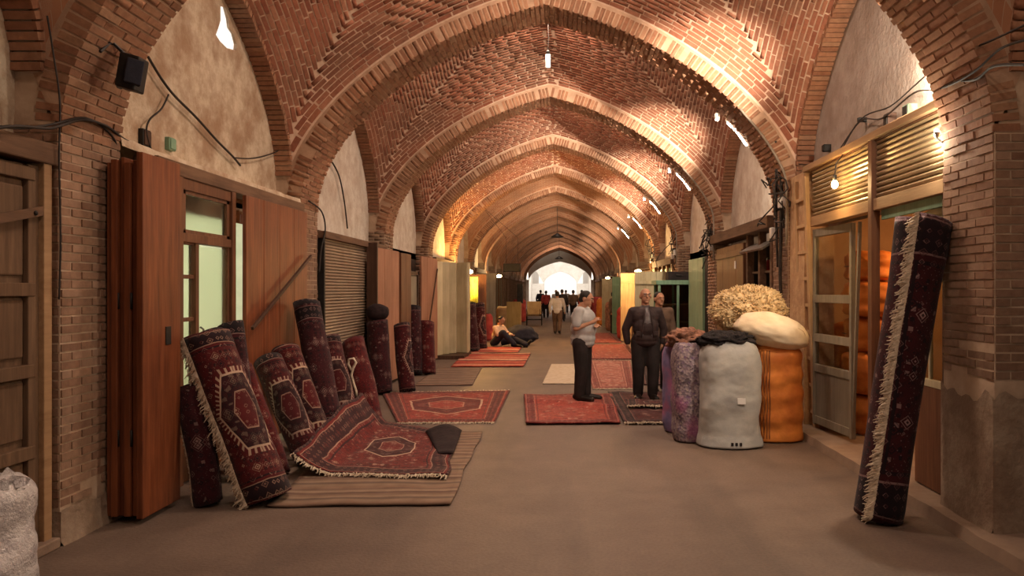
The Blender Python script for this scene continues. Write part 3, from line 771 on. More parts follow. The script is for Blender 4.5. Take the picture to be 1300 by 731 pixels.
box('shaft', 'brown_wood', s, xs-.045, xs+.035, 7.35, 7.445, .1, 3.12, .006); box('foot', 'stone_sill', s, xs-.07, xs+.06, 7.32, 7.48, .09, .16, .01)
s = thing('glazed_shop_door', (3.05, 8.6, 0), 'grey-green glazed shop door leaf left of the orange bales', 'door')
p, q = Vector((2.95, 9.22, 0)), Vector((3.04, 8.22, 0))
def dpt(f, z): v = p.lerp(q, f); return (v.x, v.y, z)
for f in (.03, .97): MB().bar(dpt(f, .14), dpt(f, 2.40), .06, .05, (1, 0, 0)).build('stile', 'grey_paint', s, bevel=.004)
for z in (.20, .80, 1.15, 1.6, 2.36): MB().bar(dpt(0, z), dpt(1, z), .05, .09).build('rail', 'grey_paint', s, bevel=.004)
for z0, z1 in ((1.2, 1.56), (1.64, 2.32), (.84, 1.11)): MB().bar(dpt(.05, (z0+z1)/2), dpt(.95, (z0+z1)/2), .012, z1-z0).build('pane', 'clear_glass', s)
MB().bar(dpt(.05, .5), dpt(.95, .5), .02, .52).build('lower_panel', 'grey_paint', s)
MB().bar(dpt(.98, .14), dpt(1.14, 2.40), .03, .03).build('edge_strip', 'grey_paint', s)
for i, (z, y, x, r) in enumerate([(.34, 8.75, 3.62, .30), (.78, 8.62, 3.66, .31), (1.20, 8.80, 3.62, .30), (1.62, 8.70, 3.64, .29), (1.98, 8.76, 3.66, .24)]):
    pass
# transom of the near half: green board, pale board, dark jambs
s = thing('shop_transom', (3.0, 6.6, 2.2), 'green and pale boards wedged above the right shop doorway behind the rug roll', 'boards')
MB().bar((2.97, 7.30, 2.40), (2.97, 6.10, 2.40), .03, .10).build('green_board', 'green_paint', s, bevel=.004)
MB().bar((3.02, 6.75, 2.22), (3.02, 6.05, 2.35), .02, .16).build('pale_board', 'cream_paint', s, bevel=.004)
s = thing('shop_door_jamb', (2.98, 6.05, 0), 'dark wooden jamb and low panel between rug roll and right brick pier', 'door frame')
box('jamb', 'dark_wood', s, 2.92, 3.00, 5.97, 6.06, .1, 2.44, .005); box('low_panel', 'brown_wood', s, 2.96, 3.0, 6.08, 6.62, .1, .92, .005)
box('pane_frame', 'cream_paint', s, 2.955, 3.0, 6.08, 6.62, .92, .98, .004)
for y in (6.1, 6.36, 6.6): box('glazing_bar', 'cream_paint', s, 2.96, 2.99, y-.015, y+.015, .98, 2.3, .003)
box('pane', 'clear_glass', s, 2.972, 2.978, 6.1, 6.6, .98, 2.3)
t3 = MB(); n = 40       # raised sill along the right shops
for i in range(n+1):
    y = 4.6+6.0*i/n; x = 2.74+.02*noise.noise((y*2, 0, 5)); t3.v += [(x-.02, y, 0), (x, y, .085+.012*noise.noise((y*3, 2, 2))), (3.3, y, .10), (3.3, y, 0)]
for i in range(n):
    for a in range(3): t3.f.append((4*i+a, 4*i+4+a, 4*i+5+a, 4*i+1+a))
t3.build('trim_4', 'stone_sill', smooth=False, kind='structure')
box('trim_5', 'stone_sill', None, 2.80, 3.2, 2.0, 4.62, 0, .11, .02)['kind'] = 'structure'
box('plaster_return', 'orange_lit_plaster', wallR, 2.90, 3.25, 9.44, 10.06, 0, 3.12)
# bare bulb with cord on the header
b = thing('bare_bulb', (2.82, 8.12, 2.82), 'glowing bare light bulb hanging before the right slatted header', 'bulb')
MB().ell((2.80, 8.10, 2.785), (.034, .034, .045)).build('glass_bulb', 'bulb_warm', b, smooth=True)
MB().lathe([(.018, 0), (.02, .05), (.012, .06)], (2.80, 8.10, 2.825), 12).build('socket', 'dark_metal', b, smooth=True)
MB().tube([(2.80, 8.10, 2.88), (2.82, 8.12, 3.0), (2.90, 8.14, 3.1)], .006).build('cord', 'cable', b)
lamp('bulb_light', 'POINT', (2.79, 8.10, 2.785), 75, (1, .64, .26), .04)
# ---- right bay 2
s = thing('brown_shop_door', (2.9, 13.6, 0), 'brown plank door on the right beyond the wool sacks', 'door')
panel(s, (2.88, 12.45), (2.88, 14.6), .05, 2.45, 4, 'brown_wood', .05)
box('lock_plate', 'paper', s, 2.845, 2.855, 12.95, 13.05, 2.05, 2.18)
bars(s, 'rail', 'brown_wood', [((2.85, 12.47, z), (2.85, 14.58, z)) for z in (.4, 1.4, 2.3)], .03, .09)
box('trim_6', 'beam_wood', None, 2.78, 3.1, 10.72, 14.85, 2.55, 2.72, .01)['kind'] = 'structure'
s = thing('shop_shelf_window', (2.95, 11.5, 0), 'dark shop window with shelves and folded metal awning beside the right door', 'window')
for y in (10.9, 11.55, 12.3): box('post', 'beam_wood', s, 2.88, 2.98, y-.05, y+.05, 0, 2.55, .005)
for z in (1.1, 1.55, 1.95): box('shelf', 'old_wood', s, 2.95, 3.3, 10.95, 12.25, z, z+.03)
box('lower_panel', 'old_wood', s, 2.9, 2.96, 10.9, 12.3, .05, 1.0, .005)
MB().obox((2.86, 11.6, 2.33), (.10, 0, .06), (0, .68, 0), (-.01, 0, .012)).build('awning', 'steel', s)
JAR = [(11.05, 1.58), (11.2, 1.58), (11.4, 1.58), (11.75, 1.58), (11.95, 1.58), (12.1, 1.58), (11.1, 1.98), (11.7, 1.98), (12.0, 1.98), (11.3, 1.13), (11.8, 1.13)]
for i, (y, z) in enumerate(JAR):
    nth = sorted([a for a, b in JAR if b == z], reverse=True).index(y)
    q = thing('jar', (3.1, y, z), f'{["brown", "red", "white"][i % 3]} jar, {["first", "second", "third", "fourth", "fifth", "sixth"][nth]} from the left on the {"top" if z > 1.9 else "middle" if z > 1.5 else "bottom"} shelf of the dark right-hand window', 'jar', 'jars on the window shelves')
    MB().lathe([(.05, 0), (.055, .02), (.055, .14), (.035, .17)], (3.08, y, z), 12).build('body', ['cardboard', 'cloth_red', 'paper'][i % 3], q, smooth=True)
    MB().lathe([(.04, .17), (.04, .2)], (3.08, y, z), 12).build('lid', 'dark_metal', q)
# ---- right bay 3: green posts and kiosk
s = thing('green_door', (2.75, 16.6, 0), 'green painted tall door leaf between right piers', 'door')
panel(s, (2.82, 15.7), (2.78, 17.2), .05, 2.35, 3, 'green_paint', .05)
s = thing('green_kiosk', (2.6, 18.2, 0), 'pale green framed glass display kiosk standing out from the right wall', 'kiosk')
kx0, kx1, ky0, ky1 = 2.20, 3.05, 17.9, 18.7
for x in (kx0, (kx0+kx1)/2, kx1):
    for y in (ky0, ky1): box('post', 'green_paint', s, x-.03, x+.03, y-.03, y+.03, 0, 1.82, .004)
box('cornice', 'green_paint', s, kx0-.08, kx1+.06, ky0-.06, ky1+.06, 1.82, 1.92, .01); box('base_cabinet', 'green_paint', s, kx0, kx1, ky0, ky1, 0, .62, .006)
for z in (.95, 1.35): box('shelf', 'old_wood', s, kx0+.03, kx1-.03, ky0+.05, ky1, z, z+.025)
box('pane', 'clear_glass', s, kx0+.03, kx1-.03, ky0-.005, ky0+.003, .62, 1.82); box('back_panel', 'brown_wood', s, kx0, kx1, ky1-.02, ky1, .62, 1.82)
q = thing('black_case', (2.75, 18.2, 1.93), 'black case lying on top of the green kiosk', 'case')
box('body', 'cloth_black', q, 2.42, 2.9, 18.0, 18.5, 1.921, 2.12, .02); box('handle', 'dark_metal', q, 2.60, 2.72, 17.975, 18.0, 2.02, 2.05, .005)

# ---- further shop fronts, both sides
rnd = random.Random(5)
cols = ['brown_wood', 'pink_wood', 'old_wood', 'green_paint', 'cream_paint', 'red_wood', 'grey_paint', 'pale_wood']
words = {'brown_wood': 'brown', 'pink_wood': 'pinkish', 'old_wood': 'weathered', 'green_paint': 'green', 'cream_paint': 'cream', 'red_wood': 'red-brown', 'grey_paint': 'grey', 'pale_wood': 'honey-coloured'}
ordn = ['fifth', 'sixth', 'seventh', 'eighth', 'ninth', 'tenth', 'eleventh', 'twelfth', 'thirteenth', 'fourteenth']
sidew = {-1: 'left', 1: 'right'}
for k in range(5, 15):
    for side in (-1, 1):
        if side < 0 and k == 5: y0 = 21.4
        else: y0 = ribY[k]+.5
        y1 = ribY[k+1]-.5; x = XC+side*(HR+.03)
        mt = cols[(k*3+(side > 0)*4) % len(cols)]
        s = root(f'door_{2+(k-5)*2+(side > 0)}')
        n = 4
        w = (y1-y0)/n
        for i in range(n):
            if i == (k % 3)+1: continue
            panel(s, (x, y0+w*i+.04), (x, y0+w*(i+1)-.04), .05, 2.3, 1, mt, .05, bevel=0)
        for i in range(n+1): box('post', 'pale_wood' if side > 0 else 'beam_wood', s, x-.08, x+.08, y0+w*i-.05, y0+w*i+.05, 0, 2.38)
        box('header', 'beam_wood', s, x-.12, x+.12, ribY[k]+.35, ribY[k+1]-.35, 2.38, 2.55)
# one open leaf standing out in each far bay
for i, (x, y, ang, w, h, mt, lab) in enumerate([(-2.9, 25.4, 75, .9, 2.2, 'brown_wood', 'open brown leaf jutting out beside the yellow lamp'), (-2.75, 28.4, 80, .7, 2.3, 'grey_paint', 'open grey leaf jutting from the left wall behind the seated man'),
        (2.4, 21.4, 80, .9, 2.2, 'cream_paint', 'cream leaf jutting from the right wall beyond the kiosk'), (2.3, 25.8, 85, .8, 2.25, 'pale_wood', 'honey-coloured leaf jutting out beneath the right wall lamp'),
        (2.35, 30.2, 85, .9, 2.2, 'green_paint', 'far green leaf jutting out from the right wall'), (2.2, 35.0, 85, .9, 2.2, 'cream_paint', 'far cream leaf jutting out from the right wall')]):
    s = thing('open_door_leaf', (x, y, 0), lab, 'door'); d = Vector((math.sin(R(ang)), math.cos(R(ang)), 0))*w/2
    panel(s, (x-d.x, y-d.y), (x+d.x, y+d.y), .04, h, 3, mt, .04, bevel=0)
    for z in (.3, h-.3): MB().bar((x-d.x, y-d.y-.03, z), (x+d.x, y+d.y-.03, z), .03, .08).build('rail', mt, s)

# ---- unseen wall with a doorway, added behind the viewer to cut sky fill
wb = root('wall_light_block')
box('wall_panel', 'old_plaster', wb, XC-3.7, XC-1.1, -4.75, -4.4, 0, 6.9); box('wall_panel', 'old_plaster', wb, XC+1.1, XC+3.7, -4.75, -4.4, 0, 6.9); box('wall_panel', 'old_plaster', wb, XC-1.1, XC+1.1, -4.75, -4.4, 2.6, 6.9)
# ---- the gate at the far end and the daylit yard beyond
gate = root('wall_end'); yg = ribY[-1]+.4
a = [(x*.93, ZS+(z-ZS)*.68-.15) for x, z in ribcurve(HR, RR)]
m = MB(); n = len(a)
for yy in (yg, yg+1.2):
    for (x, z) in a: m.v.append((XC+x, yy, z))
    for (x, z) in a: m.v.append((XC+x*1.12, yy, 6.6))
for i in range(n-1):
    m.f += [(i, i+1, n+i+1, n+i), (2*n+i, 3*n+i, 3*n+i+1, 2*n+i+1), (i, 2*n+i, 2*n+i+1, i+1)]
m.build('gate_arch', 'gate_plaster', gate)
for sx in (-1, 1): box('gate_jamb', 'gate_plaster', gate, min(XC+sx*2.9, XC+sx*3.6), max(XC+sx*2.9, XC+sx*3.6), yg, yg+1.2, 0, 2.65)
for sx in (-1, 1): box('yard_wall', 'gate_plaster', gate, min(XC+sx*3.3, XC+sx*3.7), max(XC+sx*3.3, XC+sx*3.7), yg+1.2, 118, 0, 4.2)
yg2 = 92; m = MB()
a = [(x*.62, ZS+(z-ZS)*.55-.3) for x, z in ribcurve(HR, RR)]
for yy in (yg2, yg2+.8):
    for (x, z) in a: m.v.append((XC+x, yy, z))
    for (x, z) in a: m.v.append((XC+x*1.8, yy, 5.0))
for i in range(n-1): m.f += [(i, i+1, n+i+1, n+i), (i, 2*n+i, 2*n+i+1, i+1)]
m.build('inner_arch', 'gate_plaster', gate)
for sx in (-1, 1): box('inner_jamb', 'gate_plaster', gate, min(XC+sx*1.9, XC+sx*3.4), max(XC+sx*1.9, XC+sx*3.4), yg2, yg2+.8, 0, 2.45)

# ------------------------------------------------------------------ lamps of the street
WARM = (1, .84, .66)
for k in range(1, 14):           # floodlights on the far side of the right-hand piers
    y = ribY[k]+RW+.28; z = 3.55; x = XR+.02
    d = thing('flood_lamp', (x, y, z), f'small floodlight behind the {["zeroth","nearest","first","second","third","fourth","fifth","sixth","seventh","eighth","ninth","tenth","eleventh","twelfth"][k]} right-hand pier', 'lamp', 'floodlights on the right piers') if k >= 3 or k == 2 else None
    if d:
        MB().obox((x, y, z), (.05, 0, 0), (0, .03, .01), (0, -.015, .045)).build('housing', 'steel', d, bevel=.004)
        MB().obox((x-.01, y+.032, z+.012), (.04, 0, 0), (0, .004, .001), (0, -.01, .035)).build('glass_front', 'bulb_white', d)
        MB().bar((x, y, z-.03), (x+.10, y-.30, z-.14), .015, .015).build('bracket', 'dark_metal', d)
        MB().tube([(x+.02, y-.05, z-.02), (x+.10, y-.2, z-.15), (x+.12, y-.28, z-.3)], .007).build('cord', 'cable', d)
    aim = Vector((XC+HR*.66, ribY[k+1]-RW, ZS+RR*P(.66)+.02))-Vector((x, y+.07, z+.02))
    lamp('flood_light', 'SPOT', (x-.02, y+.06, z+.02), [0, 700, 3000, 3200, 2600, 2000, 1100, 800, 600, 600, 500, 500, 500, 500][k], WARM, .04, aim, 27, 1.0)
    lamp('flood_spill', 'POINT', (x+.03, y+.09, z-.02), (24 if k == 1 else 170 if k == 2 else 80 if k < 6 else 40), WARM, .04)
q = thing('slat_patch_lamp', (2.84, 6.02, 2.86), 'small lamp added for the bright patch on the slats beside the right brick pier', 'lamp')  # lamp added to throw the white patch on the slats
MB().lathe([(.012, 0), (.022, .03), (.024, .04)], (2.85, 6.0, 2.86), 12).build('shade', 'steel', q, smooth=True)
MB().ell((2.85, 6.0, 2.91), (.018, .018, .02)).build('bulb', 'bulb_white', q, smooth=True)
MB().bar((2.85, 6.0, 2.86), (2.88, 5.94, 2.80), .01, .01).build('clip', 'dark_metal', q)
lamp('slat_patch_light', 'POINT', (2.80, 6.07, 2.84), 16, (1, .88, .68), .03)
for k in range(3, 8):           # tube lights and clip lamps on the far edge of the right-hand arch haunches
    y = ribY[k]+RW+.03; w = ['second', 'third', 'fourth', 'fifth', 'sixth'][k-3]
    def hp_(t, dz=-.03): return Vector((XC+HR*t, y, ZS+RR*P(t)+dz))
    q = thing('tube_light', hp_(.84), f'white tube light along the right haunch of the {w} arch', 'lamp', 'tube lights on the arches')
    MB().tube([hp_(.80), hp_(.84, -.01), hp_(.885)], .014, 8).build('tube', 'bulb_white', q, smooth=True)
    for t in (.795, .89): MB().tube([hp_(t), hp_(t)+Vector((.02, -.03, .05))], .016, 8).build('holder', 'lamp_plastic', q, smooth=True)
    q = thing('clip_spot', hp_(.76), f'small white spot lamp clipped under the right haunch of the {w} arch', 'lamp', 'spot lamps on the arches')
    p = hp_(.755, -.07); MB().lathe([(.012, 0), (.035, .01), (.04, .07), (.02, .09)], (p.x, p.y, p.z-.05), 12).build('shade', 'lamp_plastic', q, smooth=True)
    MB().ell((p.x, p.y, p.z-.055), (.025, .025, .018)).build('bulb', 'bulb_white', q, smooth=True)
    MB().tube([(p.x, p.y, p.z+.04), (p.x, p.y-.03, p.z+.13)], .008, 6).build('clip', 'dark_metal', q)
def wall_lamp(x, y, z, e, col, lab, out):
    d = thing('wall_lamp', (x, y, z), lab, 'lamp')
    MB().ell((x, y, z), (.11, .11, .07)).build('globe', 'bulb_warm', d, smooth=True)
    MB().bar((x, y, z+.08), (x-out*.35, y, z+.12), .03, .03).build('arm', 'dark_metal', d)
    lamp('wall_light', 'POINT', (x+out*.12, y-.14, z+.02), e, col, .08)
wall_lamp(-2.86, 24.2, 2.26, 230, (1, .52, .14), 'yellow glowing wall lamp on the left, above rolled rugs', 1)
wall_lamp(2.40, 25.0, 2.28, 130, (1, .62, .25), 'glowing wall lamp on the right above the dark-jacketed man', -1)
wall_lamp(-2.75, 34.2, 2.3, 90, (1, .66, .3), 'small distant wall lamp on the left', 1)
wall_lamp(2.3, 40.0, 2.3, 90, (1, .62, .3), 'small distant wall lamp on the right', -1)
q = thing('lit_curtain', (-2.85, 24.6, 0), 'green curtain by the left wall lamp, yellow lamplight put into its colour', 'curtain')
m = MB(); n = 40
for i in range(n+1):
    x = -3.05+.42*i/n; y = 24.55+.035*math.sin(i*1.3); m.v += [(x, y, .9), (x, y, 2.1), (x, y+.02, 2.1), (x, y+.02, .9)]
for i in range(n):
    for a_ in range(4): m.f.append((4*i+a_, 4*i+(a_+1) % 4, 4*i+4+(a_+1) % 4, 4*i+4+a_))
m.build('cloth', 'curtain_lit', q, smooth=True); MB().tube([(-3.6, 24.57, 2.12), (-2.58, 24.57, 2.12)], .012).build('rod', 'dark_metal', q)
q = thing('hanging_tube_lamp', (XC, 12.8, 5.5), 'small white tube lamp hanging below the crown of the second vault', 'lamp')
MB().tube([(XC, 12.8, 5.32), (XC, 12.8, 5.52)], .042, 12).build('tube', 'tube_dim', q, smooth=True)
MB().lathe([(.03, 0), (.034, .05), (.02, .07)], (XC, 12.8, 5.52), 12).build('socket', 'dark_metal', q, smooth=True)
MB().tube([(XC, 12.8, 5.59), (XC+.01, 12.8, 5.8), (XC, 12.8, 6.05)], .006, 6).build('cord', 'cable', q)
for i, (y, z) in enumerate(((36.8, 4.15), (56, 3.9))):
    q = thing('pendant_lamp', (XC, y, z), ['dark pendant lamp hanging in the middle of the far vaults', 'tiny dark pendant lamp hanging before the bright gate'][i], 'lamp')
    MB().lathe([(.30, 0), (.28, .05), (.10, .16), (.05, .2)], (XC, y, z), 16).build('shade', 'dark_metal', q, smooth=True)
    MB().tube([(XC, y, z+.2), (XC, y, 5.9)], .012, 6).build('cord', 'cable', q)
q = thing('loudspeaker', (-3.08, 5.62, 3.24), 'dark angular loudspeaker mounted high on the left pier', 'loudspeaker')
lx, ly, lz = -3.08, 5.62, 3.24
MB().obox((lx+.02, ly-.02, lz), (.07, 0, -.02), (0, .07, 0), (.02, 0, .12)).build('case', 'dark_metal', q, bevel=.012)
MB().obox((lx+.07, ly-.09, lz-.01), (.045, .03, -.01), (.015, -.02, 0), (.015, 0, .085)).build('grille', 'cloth_navy', q, bevel=.008)
MB().tube([(lx-.02, ly, lz+.12), (lx-.08, ly-.1, lz+.2), (lx-.1, ly-.2, lz+.1)], .012, 6).build('bracket', 'dark_metal', q)

# ------------------------------------------------------------------ rugs
def floor_pt(px, py, z=0): Y = (EYE-z)*F/(py-VY); return Vector(((px-VX)*Y/F, Y))
def strands(pts, dirs, n, L, seed, r=.005, lift=.006):
    rr = random.Random(seed); m = MB()
    for i in range(n):
        f = (i+rr.random())/n*(len(pts)-1); k = min(int(f), len(pts)-2); u = f-k
        p = Vector(pts[k]).lerp(Vector(pts[k+1]), u); d = Vector(dirs[k]).lerp(Vector(dirs[k+1]), u).normalized()
        l = L*rr.uniform(.55, 1.1); q = p; out = [p]
        for j in range(3):
            side = Vector((rr.uniform(-1, 1), rr.uniform(-1, 1), rr.uniform(-.8, .7)))
            q = q+(d+side*.62).normalized()*l/3; q = q+Vector((0, 0, lift if j == 0 else -lift*.4)); q.z = max(q.z, .004); out.append(q)
        m.tube(out, [r, r*1.15, r, r*.5], 4)
    return m
def flat_rug(name, label, corners, mat, W, L, z0=.0, zfun=None, fringe=(True, True), seed=1, nu=28, nv=40, wob=.006, group=None, th=.014, wave=0):
    """corners: front-left, front-right, back-right, back-left (x, y); UV in metres from the rug centre"""
    c = [Vector((*p, 0)) for p in corners]; ctr = sum(c, Vector())/4; ctr.z = z0
    o = thing(name, ctr, label, 'rug', group); m = MB(); m.uv = []
    def pt(u, v):
        p = c[0].lerp(c[1], u).lerp(c[3].lerp(c[2], u), v)
        p.x += wave*noise.noise((v*4, seed, 0)); p.y += wave*noise.noise((u*4, seed, 7))
        z = z0+th+wob*(1+noise.noise((p.x*2.2, p.y*2.2, seed)))+ (zfun(u, v, p) if zfun else 0)
        return Vector((p.x, p.y, z))
    for lay_ in (0, 1):
        for j in range(nv+1):
            for i in range(nu+1):
                p = pt(i/nu, j/nv); m.v.append((p.x, p.y, p.z-lay_*th)); m.uv.append(((i/nu-.5)*W*.998, (j/nv-.5)*L*.998))
    K = (nu+1)*(nv+1)
    for j in range(nv):
        for i in range(nu):
            k = j*(nu+1)+i; m.f += [(k, k+1, k+nu+2, k+nu+1), (K+k, K+k+nu+1, K+k+nu+2, K+k+1)]
    for i in range(nu): m.f += [(i+1, i, K+i, K+i+1)]; t = nv*(nu+1); m.f += [(t+i, t+i+1, K+t+i+1, K+t+i)]
    for j in range(nv): k = j*(nu+1); m.f += [(k, k+nu+1, K+k+nu+1, K+k)]; k += nu; m.f += [(k+nu+1, k, K+k, K+k+nu+1)]
    m.build('pile', mat, o, smooth=True)
    for e, on in enumerate(fringe):
        if not on: continue
        v = 0 if e == 0 else 1
        ps = [pt(i/12, v)-Vector((0, 0, th*.6)) for i in range(13)]; dd = (ps[-1]-ps[0]).cross(Vector((0, 0, 1))).normalized()*(1 if v == 0 else -1)
        strands(ps, [dd+Vector((0, 0, -.12))]*13, int(120*(ps[-1]-ps[0]).length), .075, seed+e).build('fringe', 'fringe_white', o)
    return o
# kilim under the big rug
flat_rug('kilim', 'brown and beige striped kilim lying beneath the big red medallion rug', [(-2.30, 6.14), (-.88, 6.20), (-.95, 9.35), (-2.5, 9.3)], 'kilim_brown', 1.4, 3.2, 0, None, (False, False), 3, wob=.012, wave=.05)
def drape(u, v, p):       # the left side climbs over the feet of the rolls, the far right corner is curled
    z = .36*max(0, (.24-u)/.24)**1.2*(.45+.55*min(1, v*1.6))+.05*max(0, v-.75)
    d = max(0, (u-.78)/.22)*max(0, (v-.62)/.38); z += .0
    return z+.012*(1+noise.noise((p.x*4, p.y*4, 0)))
flat_rug('medallion_rug', 'large dark red medallion rug with white fringe, its left edge draped over rug rolls', [(-2.44, 7.12), (-1.02, 6.98), (-1.22, 9.05), (-2.46, 9.9)], 'rug_medallion', 1.55, 2.5, .028, drape, (True, False), 5, 40, 50, .01, wave=.05)
# curled corner of that rug shows its dark back
q = thing('folded_rug_corner', (-1.35, 8.6, 0), 'dark back of a rug corner folded over at the right end of the medallion rug', 'rug')
m = MB(); n = 14
for j in range(n+1):
    v = j/n; y = 7.85+1.25*v
    for i in range(9):
        u = i/8; x = -1.11-.07*v-.42*(1-u)*(.35+.65*v)+.02; z = .078+.07*math.sin(math.pi*u)*v*v+.012*noise.noise((x*6, y*5, 1))
        m.v.append((x, y, z)); 
for j in range(n):
    for i in range(8): k = j*9+i; m.f.append((k, k+1, k+10, k+9))
oo = m.build('fold', 'rug_black', q, smooth=True); sm = oo.modifiers.new('thick', 'SOLIDIFY'); sm.thickness = .014
flat_rug('medallion_rug', 'bright red medallion rug with pale centre beyond the striped kilim', [(-2.10, 10.02), (-.86, 10.05), (-.88, 13.2), (-2.95, 12.9)], 'rug_flame', 2.0, 3.1, 0, None, (True, True), 7, wob=.008)
flat_rug('kilim', 'grey-brown striped kilim on the left before the cream folding doors', [(-2.62, 13.9), (-1.6, 14.0), (-1.75, 17.1), (-2.7, 17.0)], 'kilim_grey', 1.0, 3.2, 0, None, (False, False), 8)
flat_rug('striped_rug', 'red striped rug in front of the seated man', [(-2.45, 17.3), (-.86, 17.35), (-.84, 20.9), (-2.60, 21.0)], 'kilim_red', 3.4, 1.7, 0, None, (False, False), 9, wob=.015)
flat_rug('striped_rug', 'dim red rug beside the dark rolls under the yellow lamp', [(-2.5, 21.2), (-1.2, 21.2), (-1.2, 23.0), (-2.5, 23.2)], 'kilim_red', 2.0, 1.4, 0, None, (False, False), 10, wob=.015)
def fold1(u, v, p): return .05*math.exp(-((v-.72+.3*u)/.05)**2)+.012*(1+noise.noise((p.x*5, p.y*3, 2)))
flat_rug('coral_rug', 'coral red rug with a ridge fold under the man in the grey shirt', [(-.46, 9.88), (.735, 9.95), (.80, 12.6), (-.62, 12.6)], 'rug_coral', 1.4, 2.7, 0, fold1, (False, False), 11, wob=.012)
def fold2(u, v, p): return .015*(1+noise.noise((p.x*5, p.y*3, 4)))
flat_rug('wine_rug', 'dark wine red rug with white fringe under the man in the dark jacket', [(.78, 9.95), (1.75, 9.95), (1.85, 12.9), (.74, 12.9)], 'rug_wine', 1.0, 2.6, .0, fold2, (True, False), 12, wob=.012)
flat_rug('folded_rug', 'folded strip of dark rug with thick white fringe lying on the wine red rug', [(.90, 11.0), (1.72, 11.0), (1.76, 11.55), (.94, 11.6)], 'rug_wine', 1.0, 1.0, .055, fold2, (True, False), 13, 20, 16, wob=.012)
flat_rug('beige_mat', 'plain pale beige mat on the street behind the grey-shirted man', [(-.36, 14.2), (.22, 14.2), (.30, 17.9), (-.25, 17.9)], 'mat_beige', .6, 3.6, 0, None, (False, False), 14)
flat_rug('rose_rug', 'faded rose patterned rug stretched between the two standing men', [(.52, 13.45), (1.25, 13.5), (1.62, 18.8), (.50, 18.9)], 'rug_rose', 1.1, 4.4, 0, None, (True, True), 15)
flat_rug('coral_rug', 'coral red rug further along behind the rose patterned one', [(.62, 19.2), (1.9, 19.2), (2.0, 24.5), (.68, 24.5)], 'rug_coral', 1.4, 2.7, 0, None, (False, False), 16)
flat_rug('coral_rug', 'farthest red rug on the right of the street', [(.72, 25.2), (1.9, 25.2), (1.9, 31), (.75, 31)], 'rug_coral', 1.4, 2.7, 0, None, (False, True), 17)
flat_rug('wine_rug', 'dark red rug lying beside the wool sacks on the right', [(1.45, 14.0), (2.4, 14.0), (2.5, 17.2), (1.72, 17.2)], 'rug_wine', 1.0, 2.6, 0, None, (False, False), 18)

def roll(label, p0, p1, r, mat, ang=0.0, d=.5, turns=3.4, th=.014, flat=.92, seed=1, fringe=False, group='rolled rugs', name='rolled_rug', fl=.07, nax=16, flare=0, bend=.02):
    """rug rolled round the axis p0-p1; its free edge lies at angle ang (0 = towards the camera, 90 = up/outwards)"""
    p0, p1 = Vector(p0), Vector(p1); ax = (p1-p0); L = ax.length; ax.normalize()
    e1 = (Vector((0, -1, 0))-ax*(-ax.y)).normalized(); e2 = ax.cross(e1)
    o = thing(name, (p0.x, p0.y, 0), label, 'rug roll', group)
    npt = int(turns*26); m = MB(); m.uv = []; sp = []
    for i in range(npt+1):       # from the free edge inwards
        f = i/npt; a = R(ang)+f*turns*2*math.pi; rr = r*(1-.6*f); sp.append((rr*math.cos(a), rr*math.sin(a)*flat, a))
    arc = [0]
    for i in range(1, npt+1): arc.append(arc[-1]+math.hypot(sp[i][0]-sp[i-1][0], sp[i][1]-sp[i-1][1]))
    ring = [(x, y, s_) for (x, y, a), s_ in zip(sp, arc)]+[(x-th*math.cos(a), y-th*math.sin(a), s_) for (x, y, a), s_ in reversed(list(zip(sp, arc)))]
    K = len(ring)
    for j in range(nax+1):
        f = j/nax; bulge = 1+.05*noise.noise((f*3, seed*1.7, 0))+flare*max(0, f-.75)
        c = p0+ax*L*f+e1*bend*noise.noise((f*1.5, seed, 3))+e2*bend*noise.noise((f*1.5, seed, 8))
        for q, (x, y, s_) in enumerate(ring):
            sl = .02*math.sin(s_*7+seed) if j in (0, nax) else 0
            dent = 1+.045*noise.noise((x*7, y*7+seed, f*3.5))
            p = c+(e1*x+e2*y)*bulge*dent+ax*sl; p.z = max(p.z, .006); m.v.append(tuple(p)); m.uv.append(((f-.5)*L, s_-d))
    for j in range(nax):
        for q in range(K): q2 = (q+1) % K; m.f.append((j*K+q, j*K+q2, (j+1)*K+q2, (j+1)*K+q))
    h = K//2
    for q in range(h-1):
        for j, flip in ((0, 0), (nax, 1)):
            f_ = (j*K+q, j*K+q+1, j*K+K-2-q, j*K+K-1-q); m.f.append(f_ if flip else f_[::-1])
    m.build('pile', mat, o, smooth=True)
    if fringe:
        ps, ds = [], []
        for j in range(nax+1):
            ps.append(Vector(m.v[j*K])); x, y, a = sp[0]
            tdir = (e1*-math.sin(a)+e2*math.cos(a)).normalized(); nd = (e1*math.cos(a)+e2*math.sin(a)); ds.append(-tdir*.75-nd*.22-Vector((0, 0, .5)))
        strands(ps, ds, int(330*L), fl, seed, .006, .0).build('fringe', 'fringe_white', o)
    return o
# left group, from the shutters inwards
roll('front rug roll with a cream hexagon medallion and long white fringe down its side', (-2.36, 6.32, .02), (-2.98, 6.58, 1.30), .235, 'rug_hexagon', -20, .28, seed=3, fringe=True, fl=.12, flat=.85)
roll('short dark rug roll behind the fringed one, next to the folded shutters', (-2.80, 6.24, .02), (-3.01, 6.38, .92), .125, 'rug_dusk', -60, .35, seed=4, fringe=True, fl=.04)
roll('dark rug roll whose black end peeks over the fringed roll', (-2.78, 7.05, .02), (-3.06, 7.25, 1.38), .13, 'rug_dusk', -100, .35, seed=5)
roll('small red roll between fringed roll and zigzag patterned roll', (-2.60, 7.25, .02), (-3.06, 7.50, .98), .11, 'rug_ruby', -60, .3, seed=15)
roll('rug roll with cream zigzag panel leaning third from the shutters', (-2.42, 7.66, .02), (-2.98, 7.98, .98), .165, 'rug_dark', -90, .33, seed=6)
